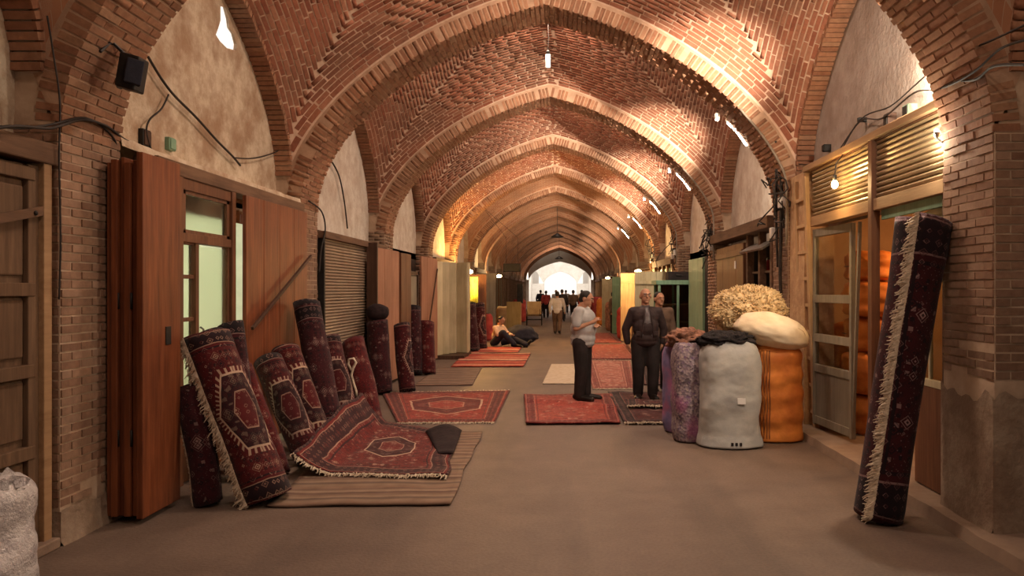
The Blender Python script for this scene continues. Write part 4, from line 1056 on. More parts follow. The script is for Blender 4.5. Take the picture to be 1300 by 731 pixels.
roll('rug roll with cream hooked edge leaning before the plank door leaf', (-2.46, 8.16, .02), (-2.98, 8.50, 1.06), .165, 'rug_hexagon', -90, .40, seed=7)
roll('tallest dark rug roll rising above the group, left of the roller shutter', (-2.52, 8.66, .02), (-2.98, 9.20, 1.55), .17, 'rug_dusk', -90, .36, seed=8)
roll('red speckled rug roll just right of the tall one', (-2.46, 9.15, .02), (-2.88, 9.70, 1.10), .165, 'rug_dark', -90, .30, seed=9)
roll('red rug roll with a curl of white fringe on its front', (-2.34, 9.70, .02), (-2.70, 10.2, 1.04), .17, 'rug_ruby', -95, .34, seed=10)
q = thing('fringe_curl', (-2.6, 9.6, .9), 'looped white fringe hanging on the red rug roll', 'fringe')
MB().tube([floorp for floorp in [Vector(((px_-VX)*9.62/F, 9.62, EYE+(VY-py_)*9.62/F)) for px_, py_ in [(446, 470), (442, 462), (443, 456), (449, 455), (452, 460), (448, 468), (446, 476), (449, 487), (452, 496), (453, 504)]]], .016, 8).build('cord', 'fringe_white', q, smooth=True)
roll('thick standing rug roll with black rounded top before the roller shutter', (-2.95, 12.88, .02), (-3.05, 13.0, 1.18), .20, 'rug_dusk', -70, .4, seed=11)
roll('standing rug roll with pale diamonds beside the thick one', (-2.55, 13.02, .02), (-2.70, 13.22, 1.12), .155, 'rug_dark', -70, .4, seed=12)
q = thing('black_bundle', (-3.05, 13.0, 1.2), 'round black bundle resting on the thick standing roll', 'bundle')
m = MB().ell((-3.05, 13.0, 1.33), (.19, .19, .15), 18, 12); m.v = [tuple(Vector(v)+Vector((1, 1, 1))*.02*noise.noise(Vector(v)*8)) for v in m.v]; m.build('cloth', 'rug_black', q, smooth=True)
roll('dark standing roll with grey blossoms by the glazed narrow door', (-2.95, 15.7, .02), (-3.02, 15.9, 1.36), .19, 'rug_dusk', -60, .5, seed=13)
roll('reddish standing roll next to the grey-blossomed one', (-2.68, 15.8, .02), (-2.76, 16.0, 1.05), .17, 'rug_ruby', -60, .3, seed=14)
roll('dark roll standing at the edge of the cream folding doors', (-2.45, 21.6, .02), (-2.60, 21.8, 1.32), .22, 'rug_dusk', -60, .4, seed=16)
roll('dark red roll left of the seated man', (-2.32, 22.6, .02), (-2.42, 22.8, 1.30), .2, 'rug_dark', -60, .4, seed=17)
roll('shorter red roll nearest the seated man', (-2.42, 23.75, .02), (-2.5, 23.95, .95), .17, 'rug_ruby', -60, .4, seed=18)
# big maroon roll on the right
roll('tall maroon rug roll with thick white fringe leaning beside the right brick pier', (2.33, 5.84, .02), (2.73, 5.98, 2.22), .215, 'rug_maroon', -34, .62, seed=21, fringe=True, fl=.11, flat=.9, nax=26, group=None, name='large_rolled_rug', flare=.6)

# ------------------------------------------------------------------ sacks, wool and ladder on the right
def blob(m, c, rx, ry, h, seed, seg=72, rows=64, sq=2.6, crease=.02, creases=5, bot=.9, topw=.75, lump=.05):
    """upright sack: squarish section, sagging creases, soft lumps"""
    b0 = len(m.v)
    for j in range(rows+1):
        f = j/rows
        prof = bot+(1-bot)*min(1, f/.12) if f < .12 else 1
        prof *= 1+.05*math.sin(math.pi*f)
        if f > .86: prof *= topw+(1-topw)*math.cos((f-.86)/.14*math.pi/2)**.8
        if j == 0: prof *= .8
        for k in range(seg):
            a = 2*math.pi*k/seg; ca, sa = math.cos(a), math.sin(a)
            rr = (abs(ca)**sq+abs(sa)**sq)**(-1/sq)
            nz = noise.noise((ca*1.6, sa*1.6+seed*3.1, f*4))
            cr = crease*math.sin(f*creases*2*math.pi+2.2*noise.noise((ca, sa, seed)))+crease*.9*noise.noise((ca*3, sa*3+seed, f*11))+.016*noise.noise((ca*7, sa*7+seed, f*19))+.010*abs(noise.noise((ca*4+seed, sa*4, f*30)))
            q = prof*(1+lump*nz)+cr
            z = h*f+.02*noise.noise((ca*2, sa*2, seed+9))*f
            m.v.append((c[0]+rx*rr*ca*q, c[1]+ry*rr*sa*q, c[2]+z))
    for j in range(rows):
        for k in range(seg): k2 = (k+1) % seg; m.f.append((b0+j*seg+k, b0+j*seg+k2, b0+(j+1)*seg+k2, b0+(j+1)*seg+k))
    m.f.append(tuple(b0+k for k in reversed(range(seg))))
    ct = len(m.v); m.v.append((c[0], c[1], c[2]+h*1.01))
    for k in range(seg): m.f.append((b0+rows*seg+k, b0+rows*seg+(k+1) % seg, ct))
    return m
def heap(m, c, r, seed, lump=.12, freq=3, seg=48, rings=30, flat=0.0):
    m.ell((0, 0, 0), (1, 1, 1), seg, rings); 
    for i in range(len(m.v)-seg*(rings+1), len(m.v)):
        v = Vector(m.v[i]); n_ = 1+lump*noise.noise(v*freq+Vector((seed, 0, 0)))+lump*.5*noise.noise(v*freq*2.7+Vector((seed, 5, 0)))+lump*.25*noise.noise(v*freq*7)
        z = v.z*n_
        if z < 0: z *= (1-flat)
        m.v[i] = (c[0]+r[0]*v.x*n_, c[1]+r[1]*v.y*n_, c[2]+r[2]*z)
    return m
q = thing('white_sack', (1.84, 8.62, 0), 'tall whitish woven sack at the front of the wool sacks', 'sack')
o = blob(MB(), (1.835, 8.66, 0), .315, .28, 1.14, 1, creases=3, crease=.016, bot=1.12, lump=.07).build('bag', 'sack_white', q, smooth=True)
MB().obox((1.90, 8.352, .52), (.042, 0, 0), (0, .006, 0), (0, 0, .032)).build('paper_label', 'paper', o)
for i in range(3): MB().obox((1.80+.045*i, 8.338, .065), (.012, 0, 0), (0, .006, 0), (0, 0, .016)).build('printed_mark', 'cloth_black', o)
q = thing('dark_wool', (1.84, 8.65, 1.12), 'black wool bulging from the top of the whitish sack', 'wool')
heap(MB(), (1.80, 8.68, 1.15), (.30, .26, .10), 3, .25, 3).build('fleece', 'wool_dark', q, smooth=True)
q = thing('orange_sack', (2.44, 8.98, 0), 'tall orange sack with thin dark stripes beside the ladder', 'sack')
blob(MB(), (2.43, 8.98, 0), .275, .25, 1.10, 2, creases=5, crease=.028, lump=.05, bot=1.08).build('bag', 'sack_orange', q, smooth=True); ob_ = [x for x in q.children if x.name.startswith('bag')][0]
for i in range(4):
    pts = []
    x = 2.205+.030*i
    for j in range(24): f = j/23; pts.append((x+.012*noise.noise((f*4, 2, 0)), 8.98-.252*(1+.03*math.sin(f*3))*(.80 if i == 0 else .93 if i == 1 else .99)-.008, .05+.98*f))
    MB().tube(pts, .005, 4).build('stripe', 'sack_orange_dark', ob_)
q = thing('flecked_sack', (1.42, 9.05, 0), 'purple-grey flecked woven sack left of the whitish one', 'sack')
blob(MB(), (1.44, 8.95, 0), .19, .26, 1.10, 4, creases=3, crease=.02, lump=.07).build('bag', 'sack_fleck', q, smooth=True)
q = thing('violet_sack', (1.38, 9.5, 0), 'bluish violet sack, leftmost of the wool sacks', 'sack')
blob(MB(), (1.42, 9.52, 0), .20, .25, 1.08, 5, creases=3, crease=.02, lump=.08).build('bag', 'sack_violet', q, smooth=True)
q = thing('rust_wool', (1.45, 9.2, 1.1), 'heap of rust-brown wool on top of the violet and flecked sacks', 'wool')
heap(MB(), (1.47, 9.25, 1.12), (.24, .36, .13), 6, .3, 4).build('fleece', 'wool_rust', q, smooth=True)
q = thing('grey_sack', (2.1, 9.5, 0), 'grey sack hidden behind, carrying the cream fleece', 'sack')
blob(MB(), (2.1, 9.50, 0), .36, .26, 1.16, 7).build('bag', 'sack_white', q, smooth=True)
q = thing('cream_fleece', (2.15, 9.3, 1.2), 'large fluffy heap of cream fleece on top of the sacks', 'wool')
m = heap(MB(), (2.19, 9.25, 1.45), (.43, .34, .29), 8, .16, 3, 80, 50)
o = m.build('fleece', 'wool_cream', q, smooth=True)
rr_ = random.Random(4); tf = MB()
for i in range(1500):
    z = rr_.uniform(-.5, 1); a = rr_.uniform(0, 2*math.pi); s_ = math.sqrt(1-z*z); n_ = Vector((s_*math.cos(a), s_*math.sin(a), z))
    b_ = 1+.16*noise.noise(n_*3+Vector((8, 0, 0)))+.08*noise.noise(n_*8.1+Vector((8, 5, 0)))
    p = Vector((2.19+.43*n_.x*b_, 9.25+.34*n_.y*b_, 1.45+.29*n_.z*b_)); dd = (n_+Vector((rr_.uniform(-1, 1), rr_.uniform(-1, 1), rr_.uniform(-.6, .6)))*.9).normalized()
    tf.tube([p-n_*.01, p+dd*.014+n_*.004, p+dd*.030], [.010, .009, .003], 4, False)
tf.build('tufts', 'wool_cream', q, smooth=True, kind='stuff')
q = thing('cream_sack', (2.4, 8.9, 1.1), 'plump cream sack lying across the orange sack', 'sack')
rot = Matrix.Rotation(R(14), 3, 'Y'); m = heap(MB(), (0, 0, 0), (.43, .26, .225), 9, .06, 2, 60, 36, .25)
m.v = [tuple(rot @ Vector(v)+Vector((2.36, 8.86, 1.215))) for v in m.v]; m.build('bag', 'sack_cream', q, smooth=True)
MB().tube([(2.36+.30*math.cos(a), 8.86+.275*math.sin(a)*0-.25, 1.20+.12*math.sin(a)) for a in (0, .4, .8)], .004, 4).build('seam', 'wool_cream', q)
# orange bales inside the right shop
for i, (x, y, z, rx, ry, h) in enumerate([(3.47, 8.95, .07, .24, .36, .47), (3.45, 8.90, .54, .25, .36, .46), (3.49, 8.97, 1.0, .24, .36, .40), (3.46, 8.92, 1.40, .24, .36, .40), (3.48, 8.95, 1.80, .22, .34, .34), (3.55, 9.62, .07, .28, .28, .62), (3.55, 9.62, .70, .28, .28, .60)]):
    lab = ['bottom orange bale', 'second orange bale from the floor', 'middle orange bale', 'fourth orange bale from the floor', 'topmost orange bale', 'lower orange bale behind the glazed door leaf', 'upper orange bale behind the glazed door leaf'][i]+' stacked inside the right shop'
    q = thing('orange_bale', (x, y, z), lab, 'bale', 'orange bales in the shop')
    blob(MB(), (x, y, z), rx, ry, h, 20+i, 36, 20, 2.4, .03, 2, .8, .55, .12).build('bag', 'sack_orange', q, smooth=True)
    MB().tube([(x-rx*1.02, y-ry*.5+ry*j/8, z+h*.5) for j in range(9)], .006, 5).build('twine', 'sack_orange_dark', q)
# ladder
q = thing('wooden_ladder', (3.0, 9.5, 0), 'pale wooden ladder leaning against the right pier behind the sacks', 'ladder')
a0, a1 = Vector((2.98, 9.26, .08)), Vector((2.86, 9.26, 3.03)); b0_, b1_ = Vector((3.00, 9.72, .08)), Vector((2.88, 9.72, 3.03))
for (p, q2) in ((a0, a1), (b0_, b1_)): MB().bar(p, q2, .085, .05, (1, 0, 0)).build('rail', 'pale_wood', q, bevel=.005)
for i in range(9): f = .06+i*.107; MB().bar(a0.lerp(a1, f), b0_.lerp(b1_, f), .045, .04).build('rung', 'pale_wood', q, bevel=.003)
# clear plastic sack in the near left corner
q = thing('plastic_sack', (-3.17, 4.25, 0), 'crumpled clear plastic sack in the near left corner', 'sack')
blob(MB(), (-3.17, 4.25, 0), .235, .27, .66, 31, 56, 44, 2.3, .012, 3, .95, .8, .16).build('bag', 'plastic_clear', q, smooth=True)
m = MB(); rr_ = random.Random(9)
for i in range(120):
    a = rr_.uniform(0, 2*math.pi); p = Vector((-3.17+.21*math.cos(a)*rr_.uniform(.7, 1), 4.25+.23*math.sin(a)*rr_.uniform(.7, 1), .62+rr_.uniform(-.04, .03)))
    d = Vector((rr_.uniform(-1, 1), rr_.uniform(-1, 1), rr_.uniform(.2, 1.2))).normalized()*.05; e = d.orthogonal().normalized()*.03
    m.add([p-e, p+e, p+e+d, p-e+d*.8, p-e+Vector((.004, .004, 0)), p+e+Vector((.004, .004, 0)), p+e+d+Vector((.004, .004, 0)), p-e+d*.8+Vector((.004, .004, 0))], [(0, 1, 2, 3), (7, 6, 5, 4), (0, 4, 5, 1), (1, 5, 6, 2), (2, 6, 7, 3), (3, 7, 4, 0)])
m.build('ruffled_neck', 'plastic_clear', q, smooth=False)

# ------------------------------------------------------------------ people
def remesh(m, name, mat, parent, voxel, it=4):
    me = m.mesh('tmp'); o = bpy.data.objects.new('tmp', me); C.objects.link(o)
    r = o.modifiers.new('r', 'REMESH'); r.mode = 'VOXEL'; r.voxel_size = voxel
    s_ = o.modifiers.new('s', 'SMOOTH'); s_.factor = .5; s_.iterations = it
    dg = bpy.context.evaluated_depsgraph_get(); nm = bpy.data.meshes.new_from_object(o.evaluated_get(dg)); nm.name = name
    bpy.data.objects.remove(o); nm.materials.clear(); nm.materials.append(M[mat]); nm.polygons.foreach_set('use_smooth', [True]*len(nm.polygons))
    ob = bpy.data.objects.new(name, nm); C.objects.link(ob); ob.parent = parent; return ob
def stand(**k):
    J = dict(ank=[(-.10, .0, .08), (.10, .0, .08)], toe=[(-.13, -.16, .035), (.13, -.16, .035)], knee=[(-.105, -.015, .48), (.105, -.015, .48)], hip=[(-.095, 0, .90), (.095, 0, .90)],
             pelvis=(0, 0, .95), waist=(0, 0, 1.08), chest=(0, 0, 1.28), neck=(0, .015, 1.43), head=(0, -.01, 1.575), look=0, tilt=0,
             sho=[(-.185, .01, 1.37), (.185, .01, 1.37)], elb=[(-.25, .03, 1.10), (.25, .03, 1.10)], wri=[(-.26, -.03, .85), (.26, -.03, .85)], hand=[(0, -.02, -1), (0, -.02, -1)], belly=.0, curl=.35)
    J.update(k); return J
def person(label, loc, face, J, top, legs, skin='skin', hair='hair_black', scale=1.0, vox=.009, bald=False, jacket=None, sleeve=1.0, moustache=False, group=None, bag=None, wide=1.08):
    o = thing('person', loc, label, 'person', group); o.rotation_euler = (0, 0, R(face)); o.scale = (scale*wide, scale*wide, scale)
    V_ = Vector; det = vox < .012
    H = V_(J['head']); rot = Matrix.Rotation(R(J['look']), 3, 'Z') @ Matrix.Rotation(R(J['tilt']), 3, 'X')
    def hp(x, y, z): return H+rot @ V_((x, y, z))
    b = MB()
    # head and neck
    b.ell(hp(0, .005, .03), (.076, .095, .092), rot=rot); b.ell(hp(0, -.02, -.035), (.06, .07, .075), rot=rot); b.cap(hp(0, .02, -.05), V_(J['neck'])-V_((0, 0, .04)), .054, .062)
    b.cap(hp(0, -.088, .025), hp(0, -.108, -.012), .010, .016); b.ell(hp(0, -.078, -.085), (.028, .022, .022), rot=rot); b.ell(hp(0, -.085, .043), (.05, .018, .012), rot=rot)
    b.ell(hp(0, -.083, -.05), (.026, .014, .009), rot=rot)
    for sx in (-1, 1): b.ell(hp(sx*.078, .012, .0), (.012, .022, .034), rot=rot)
    # trunk and limbs
    b.cap(J['pelvis'], J['chest'], .10, .105); b.ell(J['chest'], (.15, .095, .14)); b.ell(J['pelvis'], (.145, .10, .11)); b.cap(V_(J['chest'])+V_((0, .02, .08)), J['neck'], .075, .058)
    for i in (0, 1):
        sx = -1 if i == 0 else 1
        b.cap(J['hip'][i], J['knee'][i], .082, .055); b.cap(J['knee'][i], J['ank'][i], .052, .038); b.cap(J['ank'][i], J['toe'][i], .036, .028)
        b.cap(J['chest'], J['sho'][i], .07, .055); b.cap(J['sho'][i], J['elb'][i], .05, .038); b.cap(J['elb'][i], J['wri'][i], .038, .026)
        w = V_(J['wri'][i]); d = V_(J['hand'][i]).normalized(); pn = d.cross(V_((0, 1, 0))); pn = pn.normalized() if pn.length > .1 else V_((1, 0, 0)); fw = pn.cross(d).normalized()
        b.cap(w, w+d*.055, .026, .030); b.cap(w+d*.045-fw*.022, w+d*.085-fw*.026, .018, .015); b.cap(w+d*.045+fw*.02, w+d*.085+fw*.022, .018, .015)
        if det:
            inn = pn*(1 if pn.x*sx < 0 else -1)
            for q in range(4):
                o_ = fw*(-.030+.020*q); L_ = (.068, .080, .076, .06)[q]; k0 = w+d*.085+o_; c_ = J['curl']; k1 = k0+(d+inn*c_*.5).normalized()*L_*.5; k2 = k1+(d+inn*c_*1.8).normalized()*L_*.5
                b.cap(k0, k1, .0095, .009, 8); b.cap(k1, k2, .009, .0075, 8)
            t0 = w+d*.03-fw*.028; t1 = t0+(d*.7-fw*.6+inn*.3).normalized()*.045; b.cap(t0, t1, .012, .010, 8); b.cap(t1, t1+(d*.9-fw*.2+inn*.3).normalized()*.03, .010, .008, 8)
    remesh(b, 'body', skin, o, min(vox, .008) if det else vox, 3)
    # trousers
    t = MB(); t.ell(V_(J['pelvis'])-V_((0, 0, .01)), (.175, .13+J['belly']*.5, .13))
    for i in (0, 1):
        k = V_(J['knee'][i]); a = V_(J['ank'][i])
        t.cap(J['hip'][i], k, .118, .092); t.cap(k, a+V_((0, 0, .02)), .090, .074); t.cap(J['pelvis'], J['hip'][i], .11, .108)
    remesh(t, 'trousers', legs, o, vox*1.3, 4)
    # upper garment
    g = MB(); bl = J['belly']
    bk = J.get('bulk', 0); g.ell(V_(J['chest'])+V_((0, -bk*.3, -.02)), (.20, .13+bk, .17)); g.ell(V_(J['waist'])+V_((0, -bl, .02)), (.19, .13+bl+bk*.8, .20)); g.ell(V_(J['pelvis'])+V_((0, -bl*.6, .0)), (.195, .14+bl*.6+bk*.6, .13)); g.ell(V_(J['pelvis'])+V_((0, -bl*.4, -.07)), (.19, .14+bl*.4+bk*.5, .09))
    g.cap(V_(J['chest'])+V_((0, .01, .09)), V_(J['neck'])+V_((0, .004, -.025)), .085, .066)
    for i in (0, 1):
        e = V_(J['elb'][i]); s0 = V_(J['sho'][i]); w = V_(J['wri'][i])
        g.cap(V_(J['chest'])+V_((0, 0, .06)), s0, .09, .075)
        if sleeve >= 1: g.cap(s0, e, .074, .060); g.cap(e, e.lerp(w, .93), .060, .047)
        else: g.cap(s0, s0.lerp(e, sleeve*1.2), .074, .066)
    sh = remesh(g, 'jacket' if jacket else 'shirt', jacket or top, o, vox*1.2, 4)
    if jacket:      # the shirt shows as a strip between the open fronts
        m = MB(); c = V_(J['chest']); n_ = 12
        for j in range(n_+1):
            f = j/n_; z = J['neck'][2]-.02-f*.46; yb = -.118-.020*math.sin(f*math.pi)-bl; wd = .03+.06*f
            if f < .12: yb = -.072-.35*f
            m.v += [(-wd, yb-.012, z), (0, yb-.022, z), (wd, yb-.012, z), (wd, yb+.03, z), (-wd, yb+.03, z)]
        for j in range(n_):
            for q in range(5): m.f.append((5*j+q, 5*j+5+q, 5*j+5+(q+1) % 5, 5*j+(q+1) % 5))
        x = m.build('shirt', top, None, smooth=True); x.parent = o
        for sx in (-1, 1):
            m = MB(); ps = [(sx*(.034+.055*f), -.135-.020*math.sin(f*math.pi)-bl+(.05 if f < .1 else 0), J['neck'][2]-.02-f*.46) for f in [i/8 for i in range(9)]]
            m.tube(ps, [.012]*8+[.006], 6); x = m.build('lapel', jacket, None, smooth=True); x.parent = sh
            x = MB().obox((sx*.115, -.128-bl, 1.02), (.045, .004, 0), (0, .012, 0), (0, 0, .035)).build('pocket', jacket, None, bevel=.004); x.parent = sh
    # collar, shoes, hair, face
    cl = MB(); nk = V_(J['neck'])
    for q in range(17):
        a = 2*math.pi*q/16; cl.v += [(nk.x+.068*math.cos(a), nk.y+.07*math.sin(a)-.004, nk.z-.03), (nk.x+.062*math.cos(a), nk.y+.064*math.sin(a), nk.z+.012), (nk.x+.075*math.cos(a), nk.y+.077*math.sin(a), nk.z-.028)]
    for q in range(16): cl.f += [(3*q, 3*q+3, 3*q+4, 3*q+1), (3*q+1, 3*q+4, 3*q+5, 3*q+2)]
    x = cl.build('collar', top, None, smooth=True); x.parent = sh
    for i in (0, 1):
        m = MB(); a, tt = V_(J['ank'][i]), V_(J['toe'][i]); d = (tt-a); d.normalize()
        m.cap(a-d*.05+V_((0, 0, -.024)), tt+d*.03+V_((0, 0, .008)), .052, .044); m.cap(a+V_((0, 0, .01)), a-V_((0, 0, .03)), .052, .052)
        remesh(m, 'shoe', 'leather', o, max(vox, .01), 3)
    h = MB()
    if bald:
        h.ell(hp(0, .045, .005), (.082, .066, .062), rot=rot)
    else:
        h.ell(hp(0, .022, .045), (.083, .092, .088), rot=rot); h.ell(hp(0, .05, -.01), (.074, .06, .07), rot=rot)
    remesh(h, 'hair', hair, o, max(vox, .01), 2)
    if det:
        for sx in (-1, 1):
            x = MB().ell(hp(sx*.032, -.083, .018), (.013, .008, .009), 10, 6, rot).build('eye', 'eye_white', None, smooth=True); x.parent = o; ey = x
            x = MB().ell(hp(sx*.032, -.0905, .018), (.0055, .003, .006), 8, 6, rot).build('pupil', 'hair_black', None, smooth=True); x.parent = ey
            x = MB().cap(hp(sx*.014, -.101, .045), hp(sx*.052, -.088, .046), .006, .004, 8).build('eyebrow', hair, None, smooth=True); x.parent = o
        if moustache:
            x = MB().ell(hp(0, -.098, -.036), (.03, .012, .009), 12, 6, rot).build('moustache', hair, None, smooth=True); x.parent = o
    if bag:
        x = MB().obox((0, .17, 1.22), (.13, 0, 0), (0, .06, 0), (0, 0, .18)).build('backpack', bag, None, bevel=.04); x.parent = o
    return o
RZ = .025
arms = stand(elb=[(-.245, .02, 1.11), (.25, -.03, 1.12)], wri=[(-.06, -.20, 1.22), (.02, -.22, 1.14)], hand=[(.8, -.1, .45), (-.9, -.1, .2)], sho=[(-.185, 0, 1.37), (.185, 0, 1.37)], belly=.02, bulk=.05, head=(0, -.06, 1.55), tilt=16, curl=.8,
             ank=[(-.09, .02, .08), (.09, -.03, .08)], toe=[(-.11, -.14, .035), (.12, -.19, .035)])
person('grey-shirted man standing side-on with folded arms and black trousers', (.30, 11.95, RZ), 72, arms, 'shirt_grey', 'cloth_black', vox=.0095, sleeve=.62, scale=.99, hair='hair_black')
down = stand(sho=[(-.175, .01, 1.345), (.175, .01, 1.345)], bulk=.02, elb=[(-.275, .05, 1.08), (.275, .05, 1.08)], wri=[(-.245, .06, .86), (.245, .06, .86)], hand=[(.15, .1, -1), (-.15, .1, -1)], belly=.03, look=6,
             ank=[(-.10, .03, .08), (.09, -.06, .08)], toe=[(-.14, -.13, .035), (.11, -.22, .035)], knee=[(-.105, -.02, .48), (.10, -.07, .48)])
person('balding man in open dark jacket over striped shirt, facing the camera', (1.27, 12.05, RZ), 4, down, 'shirt_stripe', 'cloth_black', vox=.0095, bald=True, hair='hair_grey', jacket='jacket_dark', scale=1.0, moustache=False)
person('dark-clothed man mostly hidden behind the jacketed man', (1.62, 13.2, 0), 20, stand(), 'cloth_brown', 'cloth_black', vox=.012, scale=.98)
sit = stand(pelvis=(0, .0, .13), waist=(0, -.02, .27), chest=(0, -.07, .46), neck=(0, -.10, .61), head=(0, -.15, .75), tilt=18, hip=[(-.10, 0, .12), (.10, 0, .12)], knee=[(-.24, -.36, .42), (.20, -.46, .20)], ank=[(-.12, -.62, .09), (.10, -.86, .07)],
            toe=[(-.13, -.80, .05), (.13, -.95, .16)], sho=[(-.18, -.08, .55), (.18, -.08, .55)], elb=[(-.26, -.22, .36), (.27, -.20, .34)], wri=[(-.16, -.42, .42), (.10, -.42, .34)], hand=[(.3, -.9, 0), (-.3, -.9, -.1)])
person('man in pale shirt sitting on the ground with legs stretched out', (-1.98, 23.6, 0.0), 62, sit, 'shirt_peach', 'cloth_navy', vox=.014, scale=1.05)
q = thing('dark_cloth_bundle', (-1.28, 24.25, 0), 'dark cloth bundle lying beside the legs of the seated man', 'bundle')
heap(MB(), (-1.28, 24.25, .27), (.52, .30, .34), 12, .16, 2, 44, 28, .3).build('cloth', 'cloth_navy', q, smooth=True)
walk = stand(ank=[(-.09, .16, .12), (.09, -.20, .08)], toe=[(-.10, .02, .05), (.10, -.36, .04)], knee=[(-.10, .0, .49), (.10, -.16, .49)], elb=[(-.26, -.06, 1.10), (.26, .10, 1.12)], wri=[(-.26, -.16, .88), (.26, .02, .87)])
person('man in white shirt walking away down the middle of the street', (-.20, 30.4, 0), 175, walk, 'shirt_white', 'cloth_brown', vox=.016, scale=.97)
far = [(-.02, 42.5, 180, 'cloth_black', 'cloth_black', 1.02, 'far person in black walking just right of the white-shirted walker'), (.62, 45, 170, 'cloth_brown', 'cloth_black', 1.0, 'far person in brown right of the distant black figure'),
       (1.15, 41, 10, 'cloth_red', 'cloth_navy', .98, 'far person in red top near the right wall'), (-1.0, 48, 185, 'cloth_red', 'cloth_black', .98, 'far person in red by the handcart'), (-.42, 52, 0, 'shirt_white', 'cloth_navy', 1.0, 'very distant person in white coming toward the camera'),
       (.25, 57, 180, 'shirt_grey', 'cloth_black', 1.0, 'very distant grey-topped person before the gate'), (1.25, 51, 200, 'shirt_peach', 'cloth_brown', 1.0, 'distant person in peach top by the right shops'), (-1.55, 56, 170, 'cloth_navy', 'cloth_black', 1.0, 'very distant dark person along the left shops'),
       (2.0, 30.8, 60, 'cloth_brown', 'cloth_black', .96, 'shopkeeper in brown standing by the green leaf on the right')]
for x, y, f, tp, lg, sc, lab in far: person(lab, (x, y, 0), f, walk if f > 90 else stand(), tp, lg, vox=.022, scale=sc)

# ------------------------------------------------------------------ handcart, signs and goods further down
q = thing('handcart', (-1.3, 38, 0), 'handcart with spoked wheels and a brown load on the left side', 'cart')
for sx in (-.36, .36):
    m = MB(); m.tube([(-1.35+sx, 37.8+.27*math.cos(a), .28+.27*math.sin(a)) for a in [2*math.pi*i/24 for i in range(25)]], .025, 6, False); m.build('tyre', 'rubber', q, smooth=True)
    m = MB()
    for i in range(8): a = 2*math.pi*i/8; m.tube([(-1.35+sx, 37.8, .28), (-1.35+sx, 37.8+.26*math.cos(a), .28+.26*math.sin(a))], .008, 4)
    m.build('spokes', 'steel', q)
MB().tube([(-1.75, 37.8, .28), (-.95, 37.8, .28)], .02).build('axle', 'dark_metal', q); box('bed', 'old_wood', q, -1.70, -1.0, 37.2, 38.7, .46, .54)
for sx in (-1.66, -1.04): MB().tube([(sx, 37.2, .5), (sx, 36.7, .72), (sx, 36.5, .8)], .02).build('shaft', 'old_wood', q, smooth=True)
q = thing('cardboard_load', (-1.35, 38, .54), 'brown cardboard cartons on the handcart', 'box'); box('carton', 'cardboard', q, -1.68, -1.02, 37.4, 38.0, .541, 1.15, .01); box('carton', 'cardboard', q, -1.62, -1.08, 38.05, 38.6, .541, .95, .01)
q = thing('hanging_sign', (-1.9, 29, 2.4), 'dark blank sign box hanging over the left shops', 'sign')
box('case', 'dark_metal', q, -2.15, -1.52, 28.6, 28.75, 2.36, 2.66, .02)
for x in (-2.05, -1.62): MB().tube([(x, 28.68, 2.66), (x, 28.68, 3.6), (-2.9, 28.7, 4.72)], .006, 5).build('hanger', 'cable', q)
q = thing('tall_speaker', (-1.75, 32, 0), 'tall dark loudspeaker column on a stand by the left shops', 'loudspeaker')
box('cabinet', 'dark_metal', q, -1.84, -1.60, 31.9, 32.15, 1.15, 1.95, .02); MB().tube([(-1.72, 32, 0), (-1.72, 32, 1.15)], .03).build('stand', 'dark_metal', q); MB().lathe([(.22, 0), (.2, .03), (.03, .05)], (-1.72, 32, 0), 16).build('foot', 'dark_metal', q)
q = thing('pale_board', (-1.95, 30, 0), 'pale yellow board leaning beside the tall loudspeaker', 'board'); panel(q, (-2.15, 30.3), (-1.60, 30.2), 0.02, 1.25, 1, 'yellow_paint', .03)
MB().bar((-1.6, 30.28, 0.02), (-1.6, 30.6, 1.2), .04, .03, (1, 0, 0)).build('prop', 'pale_wood', q)
goods = [(-2.6, 26.5, .25, .9, 'cloth_red', 'red goods sack by the left wall past the yellow lamp'), (-2.5, 33.5, .3, 1.0, 'cardboard', 'brown goods sack by the left wall under the small lamp'), (2.25, 22.6, .25, .9, 'cloth_brown', 'brown goods sack on the right beyond the cream leaf'),
         (2.2, 27.3, .3, 1.1, 'cloth_red', 'red goods sack on the right past the honey-coloured leaf'), (2.1, 33, .3, 1.2, 'wool_rust', 'rust goods sack further along on the right'), (2.0, 38, .35, 1.3, 'sack_orange', 'orange goods sack far along on the right'), (-2.3, 42, .35, 1.2, 'cloth_red', 'red goods sack far along on the left'), (2.0, 46, .35, 1.3, 'cloth_red', 'small red goods sack far along on the right')]
for x, y, r_, h_, mt, lab in goods:
    q = thing('goods_sack', (x, y, 0), lab, 'sack', 'goods along the far shops'); blob(MB(), (x, y, 0), r_, r_, h_, x*3+y, 24, 20).build('bag', mt, q, smooth=True)
    MB().tube([(x+r_*.5*math.cos(a), y+r_*.5*math.sin(a), h_*1.0) for a in [2*math.pi*i/12 for i in range(13)]], .02, 5).build('tie', 'cable', q)

